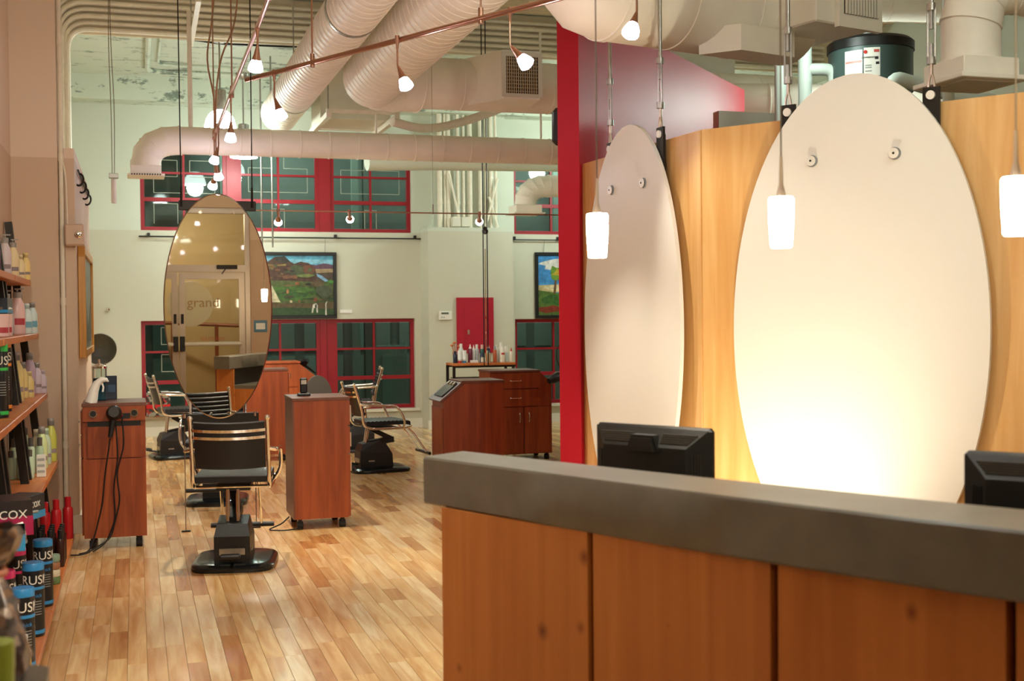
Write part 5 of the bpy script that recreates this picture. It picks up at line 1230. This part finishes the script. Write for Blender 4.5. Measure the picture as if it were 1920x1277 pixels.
for k in range(4):
    yy = .15+.53*k; g = MB(); g.tube([(.012+.03*math.sin(a), yy+.09*math.cos(a)*.6, .02-.05*(1-math.cos(a))) for a in [2*PI*i/12*.85 for i in range(13)]], .008, 6); g.build('hook', M['black'], t, True)
g = MB(); g.lathe([(0, 0), (.02, 0), (.02, -.03), (.028, -.05), (.018, -.07), (0, -.075)], (-.32, 16.3, 1.62), 14, (0, 1, 0)); tag(g.build('coat_peg', M['chrome'], smooth=True), 'small round knob on the bare wall beside the gold frame', 'knob')
# hanging intercom light on wires
t = thing('hanging_light', 'slim white tube light hanging on wires in the left back corner', 'lamp', (-.17, 12.0, 2.57))
g = MB(); g.box(-.042, .042, -.03, .03, .23, .275, .004); g.build('housing', M['steel'], t)
g = MB(); g.lathe([(0, 0), (.02, 0), (.024, .015), (.024, .22), (0, .23)], seg=14); g.build('tube', M['white_plastic'], t, True)
for k in range(2):
    g = MB(); g.tube(fillet([(-.012+.02*k, 0, .27), (-.012+.03*k, 0, .9), (-.03+.02*k, .0, 1.5), (-.01, 0, 2.33)], .4, 5), .004, 6); g.build('wire', M['steelwire'], t)
# wires and steel cables around the dome lamp
for i, pts in enumerate(([(.78, 11.8, 4.88), (.72, 11.8, 4.2), (.66, 11.8, 3.9), (.74, 11.8, 3.55), (.74, 11.8, 3.22)], [(1.0, 11.8, 4.88), (.93, 11.8, 4.2), (.8, 11.8, 3.95), (.75, 11.8, 3.6), (.745, 11.8, 3.22)])):
    bent('lamp_wire', pts, .008, 'copper', ['left looping copper feed wire above the glowing dome', 'right looping copper feed wire above the glowing dome'][i], 'wire', fr=.2)
bent('steel_cable', [(1.42, 14.5, 2.3), (1.42, 14.5, 4.48)], .01, 'steel', 'left of two pale steel cables hanging beside the mirror', 'cable')
bent('steel_cable', [(1.52, 14.3, 2.3), (1.52, 14.3, 4.48)], .01, 'steel', 'right of two pale steel cables hanging beside the mirror', 'cable')
g = MB(); g.bar((.575, 11.2, 4.3), (.60, 13.3, 4.35), .045, .045)
for k in range(22): g.box(.57+.0012*k*.8, .59+.0012*k*.8, 11.25+.09*k, 11.3+.09*k, 4.322, 4.326)
t = thing('channel_strut', 'slotted steel channel hanging under the ceiling above the long duct', 'channel', (0, 0, 0)); g.build('channel', M['conduit'], t)
g = MB(); g.tube([(.59, 11.3, 4.3), (.59, 11.3, 4.88)], .008, 6); g.tube([(.6, 13.2, 4.35), (.6, 13.2, 4.88)], .008, 6); g.build('rod', M['steel'], t)
t = thing('wall_speaker', 'black rounded speaker on the back of the red wall end', 'speaker', (2.95, 8.10, 2.81), math.radians(45))
g = MB(); g.box(-.09, .09, 0, .15, -.13, .13, .03); g.build('case', M['black'], t, True)
g = MB(); g.box(-.03, .03, -.02, .0, -.05, .05); g.build('mount', M['darksteel'], t)
# ================================================================ ENTRANCE (seen in the mirror)
dr = thing('door_1', None, None, (0, YE-.1, 0)); dr['kind'] = 'structure'
g = MB()
for x0, x1, z0, z1 in ((-.38, -.32, 0, 3.08), (1.53, 1.6, 0, 3.08), (-.32, 1.53, 3.0, 3.08), (-.32, 1.53, 2.16, 2.26)): g.box(x0, x1, -.05, .06, z0, z1)
g.build('door_frame', M['alu'], dr)
for x0, x1 in ((-.31, .585), (.605, 1.52)):
    g = MB(); g.box(x0, x0+.08, -.03, .03, .01, 2.15); g.box(x1-.08, x1, -.03, .03, .01, 2.15); g.box(x0+.08, x1-.08, -.03, .03, 2.06, 2.15); g.box(x0+.08, x1-.08, -.03, .03, .01, .2); lf = g.build('door_leaf', M['alu'], dr)
    g = MB(); g.box(x0+.08, x1-.08, -.005, .003, .2, 2.06); g.build('pane', M['pane_clear'], lf)
    g = MB(); g.tube([(x0+.06, .09, 1.13), (x1-.06, .09, 1.13)], .028, 12); g.build('push_bar', M['white_trim'], lf, True)
    s_ = x1 if x1 < .6 else x0
    g = MB(); g.box(s_-(.07 if x1 < .6 else -.0), s_+(.0 if x1 < .6 else .07), .03, .12, 1.03, 1.24, .006); g.build('latch_box', M['black'], lf)
    g = MB(); g.box(s_-(.06 if x1 < .6 else -.02), s_-(.02 if x1 < .6 else -.06), .03, .034, 1.42, 1.56); g.build('lock_plate', M['darksteel'], lf)
g = MB(); g.box(-.32, 1.53, -.005, .003, 2.26, 3.0); g.build('pane', M['pane_clear'], dr)
g = MB(); g.box(1.13, 1.42, .06, .1, 2.2, 2.26, .004); g.bar((1.25, .09, 2.2), (1.2, .09, 2.13), .02, .015); g.build('door_closer', M['darksteel'], dr)
M['frost_disc'] = mat('frosted_film', '#d9cfae', .5, alpha=.55)
g = MB(); g.prism([(.76+.32*math.cos(2*PI*k/40), 1.7+.32*math.sin(2*PI*k/40)) for k in range(40)], .0032, .0042, 'y'); g.build('frosted_disc', M['frost_disc'], dr)
text_obj('grand', .2, pmat('logo_brown', '#8a6a3c'), frame3(Vector((.94, .006, 1.72)), (1, 0, 0), (0, 0, 1)), dr)
text_obj('303.572.1435', .062, pmat('phone_red', '#b04a30'), frame3(Vector((1.06, .006, 1.2)), (1, 0, 0), (0, 0, 1)), dr)
t = thing('notice', 'blue bordered notice on the wall beside the entrance doors', 'notice', (1.64, YE+.001, 1.29))
g = MB(); g.box(0, .19, 0, .006, 0, .17); g.build('border', pmat('notice_blue', '#3f6f86'), t)
g = MB(); g.box(.03, .16, .006, .008, .04, .13); g.build('paper', M['white_plastic'], t)
# corridor outside the doors
M['corr'] = mat('corridor_wall', '#b9a47e', .7)
M['corr_rail'] = mat('corridor_rail', '#7c3f22', .5)
g = MB(); g.box(-4, 6, -4.2, -4.0, -.05, 3.4); struct(g.build('wall_corridor', M['corr']))
g = MB(); g.box(-4, 6, -4.2, YE-.2, -.12, 0.0); struct(g.build('floor_corridor', pmat('corridor_floor', '#a88a58', .4)))
g = MB(); g.box(-4, 6, -4.2, YE-.2, 3.3, 3.4); struct(g.build('ceiling_corridor', M['corr']))
t = thing('handrail', 'brown corridor handrail with posts outside the entrance doors', 'railing', (0, -3.3, 0))
g = MB(); g.tube([(-1.2, -.5, 1.45), (.6, -.3, 1.42), (3.0, .6, 1.3)], .03, 8); g.build('rail', M['corr_rail'], t, True)
for x, y in ((-.4, -.41), (.6, -.3), (1.3, -.04), (2.0, .22)):
    g = MB(); g.box(x-.03, x+.03, y-.03, y+.03, 0, 1.4); g.build('post', M['corr_rail'], t)
g = MB(); g.lathe([(0, -.06), (.1, -.06), (.12, 0), (0, .0)], (0, 0, 0), 20); t = thing('assumed_corridor_lamp', 'assumed round ceiling lamp in the corridor outside the doors', 'lamp', (.6, -2.2, 3.3)); g.build('diffuser', M['bulb_dome'], t, True)  # assumed fixture, put in to light the corridor beyond the glass
lamp('assumed_corridor_light', 'POINT', (.6, -2.2, 3.1), 85, (1, .88, .66), size=.1)
lamp('hall_fill', 'POINT', (2.0, 17.8, 4.2), 85, (.88, 1, .93), size=.2)  # added fill without a fixture, brightens the hall behind the panes
lamp('hall_fill', 'POINT', (6.0, 17.8, 4.2), 85, (.88, 1, .93), size=.2)  # same added hall fill, further right
# ================================================================ PRODUCT SHELVES ON THE LEFT
SHF = [(-.648, 1.72), (-.604, 1.375), (-.556, .985), (-.498, .54), (-.405, .045)]     # front edge x, underside z
BT = .036
def shelf_unit(y0, y1, label):
    t = thing('ladder_shelf', label, 'shelf', (-.6, y0, 0))
    L_ = y1-y0
    for xf, zb in SHF:
        g = MB(); g.box(-.79+.6, xf+.6, 0, L_, zb, zb+BT, .003); g.build('board', M['shelfwood'], t)
    for yy in (.08, L_-.08):
        g = MB(); g.bar((-.772+.6, yy, 2.13), (-.545+.6, yy, 0), .045, .05); g.build('upright', M['darksteel'], t)
        g = MB(); g.bar((-.775+.6, yy, 0), (-.775+.6, yy, 1.9), .03, .03); g.build('back_post', M['darksteel'], t)
    return t
shelf_unit(7.53, 8.63, 'far ladder shelf of orange boards and dark uprights by the pier')
shelf_unit(6.38, 7.51, 'middle ladder shelf of orange boards holding boxes and cans')
shelf_unit(4.7, 6.36, 'near ladder shelf of orange boards holding the tall black cans')
SZ = [z+BT+.001 for _, z in SHF]
G_ = ('grey_cap', '#9a948c')
def P(nm, s, x, y, r, h, body, cap, kind, txt, lab=None, grp=None, cat='bottle', rz=0.0): return bottle(nm, txt, (x, y, SZ[s]), r, h, body, cap, kind, cat, grp or 'hair products on the ladder shelves', 1.0, lab, rz)
txtl = ('tiny_print', '#8f7f80', .2, .3, -1.2)
# top shelf
P('pump_bottle', 0, -.752, 8.1, .036, .27, ('pale_lilac', '#d8cbcf'), G_, 'pump', 'pale lilac pump bottle on the top shelf', txtl)
P('pump_bottle', 0, -.735, 8.42, .036, .26, ('cream_bottle', '#ecd9a8'), G_, 'pump', 'cream pump bottle with a grey collar on the top shelf', txtl)
P('lotion_bottle', 0, -.70, 8.50, .03, .16, ('cream_bottle', '#ecd9a8'), ('cream_bottle', '#ecd9a8'), 'flip', 'short cream bottle on the top shelf', txtl)
P('lotion_bottle', 0, -.672, 8.56, .03, .175, ('warm_cream', '#efd58e'), ('warm_cream', '#efd58e'), 'flip', 'rightmost golden cream bottle on the top shelf', txtl)
P('lotion_bottle', 0, -.73, 7.3, .03, .2, ('plum', '#5a3350'), G_, 'flip', 'plum bottle at the left end of the top shelf')
# second shelf
P('pump_bottle', 1, -.69, 8.12, .046, .285, ('baby_pink', '#e2bdb8'), G_, 'pump', 'large pink pump bottle on the second shelf', ('red_print', '#b03a44', .2, .34, -1.1))
P('lotion_bottle', 1, -.655, 8.34, .033, .19, ('aqua_white', '#cfe0dc'), ('aqua_white', '#cfe0dc'), 'flip', 'pale aqua bottle beside the pink pump bottle', ('blue_print', '#6aa3b8', .2, .4, -1.1))
P('lotion_bottle', 1, -.635, 8.52, .032, .2, ('aqua_white', '#cfe0dc'), G_, 'flip', 'rightmost pale aqua bottle on the second shelf', ('blue_print', '#6aa3b8', .2, .4, -1.1))
P('pump_bottle', 1, -.735, 7.95, .036, .27, ('aqua_white', '#cfe0dc'), G_, 'pump', 'pale pump bottle at the back of the second shelf')
P('product_jar', 1, -.70, 7.15, .05, .12, ('baby_pink', '#e2bdb8'), ('baby_pink', '#e2bdb8'), 'jar', 'pink jar nearer the viewer on the second shelf', ('red_print', '#b03a44', .15, .4, -1.1), cat='jar')
P('product_jar', 1, -.705, 7.4, .05, .12, ('baby_pink', '#e2bdb8'), ('baby_pink', '#e2bdb8'), 'jar', 'pink jar beside the large pink pump bottle', ('red_print', '#b03a44', .15, .4, -1.1), cat='jar')
def carton(label, loc, rz, dx, dy, dz, c, bands, tilt=0.0, word=None, wcol='white_plastic'):
    t = thing('product_box', label, 'box', loc, rz); t.rotation_euler = (tilt, 0, rz)
    g = MB(); g.box(-dx/2, dx/2, -dy/2, dy/2, 0, dz, .002); g.build('carton', pmat(*c, .35), t)
    for (z0, z1, cc) in bands:
        g = MB(); g.box(-dx/2-.0012, dx/2+.0012, -dy/2-.0012, dy/2+.0012, z0*dz, z1*dz); g.build('print_band', pmat(*cc, .35), t)
    if word:
        text_obj(word, dz*.34, M[wcol], frame3(Vector((dx/2+.0022, 0, dz*.6)), (0, 1, 0), (0, 0, 1)), t); text_obj(word, dz*.34, M[wcol], frame3(Vector((0, -dy/2-.0022, dz*.6)), (1, 0, 0), (0, 0, 1)), t)
    g = MB(); g.tube([(dx/2+.002, -dy*.3, dz*.35), (dx/2+.002, dy*.1, dz*.3)], .006, 6); g.tube([(-dx*.2, -dy/2-.002, dz*.25), (dx*.25, -dy/2-.002, dz*.35)], .008, 6); g.build('picture', M['steel'], t)
    return t
carton('small dark blue box lying on the pink jars', (-.705, 7.28, SZ[1]+.122), 0, .1, .3, .085, ('ink', '#1b2430'), [(.05, .25, ('cyan_print', '#2b8cc0'))])
# third shelf
P('pump_bottle', 2, -.675, 7.72, .05, .29, ('butter', '#d8c483'), G_, 'flip', 'large butter yellow bottle on the third shelf', txtl)
P('lotion_bottle', 2, -.66, 8.05, .032, .22, ('butter', '#d8c483'), G_, 'flip', 'slim butter yellow bottle on the third shelf', txtl)
P('lotion_bottle', 2, -.63, 8.12, .03, .16, ('butter', '#d8c483'), ('butter', '#d8c483'), 'flip', 'short butter yellow bottle on the third shelf', txtl)
P('pump_bottle', 2, -.655, 8.5, .038, .265, ('lavender', '#b9a3b4'), G_, 'flip', 'large lavender bottle on the third shelf', txtl)
P('lotion_bottle', 2, -.615, 8.55, .03, .2, ('pale_lavender', '#cbbcc8'), G_, 'flip', 'pale lavender bottle with a silver cap on the third shelf', txtl)
P('lotion_bottle', 2, -.583, 8.57, .027, .15, ('pale_lavender', '#cbbcc8'), ('pale_lavender', '#cbbcc8'), 'flip', 'short pale lavender bottle at the right end of the third shelf', txtl)
def can(label, loc, r, h, lidc, accent, word='RUSK', sub=None, grp='black hair spray cans'):
    t = thing('spray_can', label, 'can', loc, 0, grp)
    g = MB(); g.lathe([(0, 0), (r*.96, 0), (r, .005), (r, h*.9), (r*.97, h*.92)], seg=22); g.build('body', pmat('can_black', '#15161a', .3), t, True)
    g = MB(); g.lathe([(r*1.01, h*.9), (r*1.01, h*.985), (r*.94, h), (0, h)], seg=22); g.build('lid', pmat(*lidc, .3), t, True)
    for z0, z1 in ((.64, .68), (.04, .09)):
        g = MB(); g.lathe([(r*1.004, h*z0), (r*1.012, h*(z0+.003)), (r*1.012, h*(z1-.003)), (r*1.004, h*z1)], seg=22); g.build('band', pmat(*accent, .3), t, True)
    d = Vector((-loc[0]*.0+.35, -.94, 0)).normalized()
    def wrapped(body, size, z, mt):
        me = text_mesh(body, size, .0004); me.materials.clear(); me.materials.append(mt)
        a0 = math.atan2(d.y, d.x)
        for v in me.vertices:
            a = a0+v.co.x/r; rr = r*1.012+v.co.z; v.co = Vector((rr*math.cos(a), rr*math.sin(a), z+v.co.y))
        o = bpy.data.objects.new('lettering', me); COL.objects.link(o); o.parent = t
    wrapped(word, h*.17, h*.77, M['white_plastic'])
    if sub: wrapped(sub, h*.07, h*.56, pmat(*accent, .3))
    for k in range(6):
        g = MB(); n_ = 5; a0 = math.atan2(d.y, d.x); zz = h*(.48-.035*k)
        g.grid([[(r*1.008*math.cos(a0-.5+1.0*i/n_), r*1.008*math.sin(a0-.5+1.0*i/n_), z) for i in range(n_+1)] for z in (zz, zz+h*.007)]); g.build('print_line', pmat('print_grey', '#a9a9a4'), t)
    return t
OR, GR, BL, PK = ('can_orange', '#e0812a'), ('can_green', '#2fae4a'), ('can_blue', '#2f87c4'), ('can_pink', '#d22e6c')
can('black can with orange lid and bands on the third shelf', (-.66, 6.95, SZ[2]), .036, .37, OR, OR)
can('black can with green bands at the left edge of the third shelf', (-.635, 6.5, SZ[2]), .036, .36, GR, GR)
# fourth shelf
GB = [('mint_clear', '#b9cdb0'), ('sage_clear', '#a6bd9c'), ('lime_clear', '#c9d69a')]
DK = ('dark_cap', '#57524e')
for i, (x, y) in enumerate(((-.70, 7.66), (-.65, 7.67), (-.60, 7.68))): P('toner_bottle', 3, x, y, .024, .165, GB[0], DK, 'cyl', ['left', 'middle', 'right'][i]+' pale green bottle with a dark cap in the front row', None, 'pale green bottles on the fourth shelf')
for i, (x, y) in enumerate(((-.70, 7.88), (-.655, 7.89), (-.61, 7.9), (-.56, 7.91))): P('toner_bottle', 3, x, y, .024, .215, GB[i % 2], DK, 'cyl', ['first', 'second', 'third', 'fourth'][i]+' pale green bottle from the left in the second row', None, 'pale green bottles on the fourth shelf')
P('lotion_bottle', 3, -.66, 8.1, .032, .26, GB[1], DK, 'flip', 'sage green bottle behind the small green bottles', None)
P('lotion_bottle', 3, -.60, 8.2, .03, .24, ('ivory_bottle', '#e2dcc0'), ('ivory_bottle', '#e2dcc0'), 'flip', 'ivory bottle at the back of the fourth shelf', None)
P('pump_bottle', 3, -.565, 8.15, .034, .26, GB[2], G_, 'flip', 'lime bottle with a grey cap on the fourth shelf', txtl)
P('lotion_bottle', 3, -.555, 8.38, .032, .23, GB[0], GB[0], 'flip', 'mint bottle between the two lime bottles', txtl)
P('pump_bottle', 3, -.535, 8.54, .036, .28, ('lemon_lime', '#c6c75a'), G_, 'flip', 'tall lemon lime bottle at the right end of the fourth shelf', txtl)
g = MB(); t = thing('product_box', 'white box with grey stripes right of the green bottles', 'box', (-.54, 7.72, SZ[3]))
g.box(-.025, .025, -.02, .02, 0, .13, .002); g.build('carton', M['white_plastic'], t)
for k in range(3):
    g = MB(); g.box(-.02, .02, -.0215, -.02, .025+.035*k, .04+.035*k); g.build('stripe', pmat('print_grey', '#8f8f88'), t)
carton('black and pink hot tool box tilted on the fourth shelf', (-.535, 5.75, SZ[3]+.0), math.radians(12), .16, .24, .15, ('charcoal_card', '#2a2526'), [(.0, .55, ('magenta_card', '#a3204e'))], 0, 'COX', 'white_plastic')
carton('black and blue hot tool box leaning on the fourth shelf', (-.515, 6.12, SZ[3]+.0), math.radians(-24), .13, .18, .11, ('ink_card', '#1c242c'), [(.0, .3, ('cyan_card', '#2b8cc0'))], 0, 'COX')
carton('bright blue carton with orange end under the hot tool boxes', (-.50, 5.35, SZ[3]+.0), math.radians(5), .12, .2, .08, ('blue_card', '#2f8fc0'), [(.85, 1.0, ('grey_card', '#4a4644'))], 0, 'Travel')
# bottom shelf
for r_ in range(4):
    for c in range(4):
        P('amber_bottle', 4, -.595+.055*c, 7.5+.075*r_, .023, .21, ('amber', '#31130c'), ('can_black', '#15161a'), 'cyl', 'dark amber bottle, '+ORD[r_]+' row from the front, '+ORD[c]+' from the wall', None, 'amber bottles on the bottom shelf')
for i, (x, y) in enumerate(((-.56, 8.25), (-.50, 8.35), (-.435, 8.45))): P('red_bottle', 4, x, y, .032, .27, ('metal_red', '#a3131c'), ('metal_red', '#a3131c'), 'cyl', ['left', 'middle', 'right'][i]+' metallic red bottle behind the amber bottles', None, 'red bottles on the bottom shelf')
can('nearest black can with a blue lid on the bottom shelf', (-.455, 5.35, SZ[4]), .047, .33, BL, BL, 'RUSK', 'Thick')
can('second black can with a blue lid on the bottom shelf', (-.455, 5.9, SZ[4]), .047, .33, BL, BL, 'RUSK', 'Thick')
can('farthest black can with a blue lid on the bottom shelf', (-.455, 6.5, SZ[4]), .047, .33, BL, BL, 'RUSK', 'Thick')
can('nearer black can with a pink lid behind the blue cans', (-.56, 5.75, SZ[4]), .045, .33, PK, PK)
can('farther black can with a pink lid behind the blue cans', (-.56, 6.3, SZ[4]), .045, .33, PK, PK)
t = thing('striped_tub', 'stack of green and cream striped tubs on the bottom shelf', 'tub', (-.437, 7.02, SZ[4]))
for k in range(4):
    g = MB(); g.lathe([(0, .04*k), (.03, .04*k), (.033, .04*k+.006), (.033, .04*k+.03), (.03, .04*k+.038), (0, .04*k+.039)], seg=18); g.build('tub', pmat(['tub_green', 'tub_cream', 'tub_terra', 'tub_sage'][k], ['#5f7a4c', '#cfc6ac', '#9a6a4c', '#86a08a'][k]), t, True)
P('lotion_bottle', 4, -.425, 4.92, .03, .19, ('sunny', '#e2b23a'), ('peach_cap', '#e8b08a'), 'cyl', 'small yellow bottle with a peach cap nearest the viewer')
P('lotion_bottle', 4, -.43, 5.05, .03, .21, ('sunny', '#e2b23a'), ('soft_white', '#dfe4e0'), 'cyl', 'small yellow bottle with a white cap beside the blue can')
# ---- near display table with wrapped gift and green canister
t = thing('display_table', 'grey display table corner at the lower left edge', 'table', (-.5, 2.3, 0))
g = MB(); pts = [(-.28, -.3), (.3, -.3), (.327, -.27), (.327, .29), (.3, .32), (-.28, .32)]; g.prism(pts, .78, .812); g.build('top', pmat('table_grey', '#5a5146', .4), t)
for x, y in ((-.24, -.26), (.26, -.26), (.26, .27), (-.24, .27)):
    g = MB(); g.tube([(x, y, 0), (x, y, .78)], .016, 10); g.build('leg', M['darksteel'], t, True)
mt, nt, b = newmat('glitter_wrap'); vo = nt.nodes.new('ShaderNodeTexVoronoi'); vo.inputs['Scale'].default_value = 60; rp = nt.nodes.new('ShaderNodeValToRGB'); e = rp.color_ramp.elements
e[0].color = hx('#4a4442'); e[1].color = hx('#b9aaa0'); q = e.new(.5); q.color = hx('#6f6462'); q = e.new(.8); q.color = hx('#86603e')
sx = nt.nodes.new('ShaderNodeSeparateColor'); tcx = nt.nodes.new('ShaderNodeTexCoord'); nt.links.new(tcx.outputs['Object'], vo.inputs['Vector']); nt.links.new(vo.outputs['Color'], sx.inputs[0]); nt.links.new(sx.outputs[0], rp.inputs[0]); nt.links.new(rp.outputs[0], b.inputs['Base Color']); b.inputs['Roughness'].default_value = .2; b.inputs['Metallic'].default_value = .4
t = thing('gift_bag', 'crinkled glittery grey gift bag on the display table at the left edge', 'bag', (-.285, 2.5, .813))
g = MB(); rr = random.Random(5); n_, m_ = 22, 14; rows = []
for i in range(m_+1):
    f_ = i/m_; rad = [.07, .078, .082, .083, .08, .075, .07, .062, .052, .04, .032, .05, .068, .075, .07][i]
    rows.append([(rad*(1+rr.uniform(-.12, .12))*math.cos(2*PI*k/n_), rad*(1+rr.uniform(-.12, .12))*math.sin(2*PI*k/n_), .3*f_+rr.uniform(-.006, .006)) for k in range(n_)])
for r_ in rows: r_.append(r_[0])
g.grid(rows); g.build('wrap', mt, t, True)
g = MB(); g.lathe([(0, 0), (.065, 0), (.065, .005), (0, .005)], seg=18); g.build('base', mt, t)
g = MB(); g.tube([(.043*math.cos(a), .043*math.sin(a), .212) for a in [2*PI*k/14 for k in range(15)]], .007, 6); g.build('ribbon', pmat('ribbon_orange', '#c8692a'), t, True)
bottle('green_canister', 'lime green canister at the bottom left corner', (-.25, 2.33, .813), .037, .12, ('lime', '#8a9a3a'), ('lime', '#8a9a3a'), 'jar', 'canister')
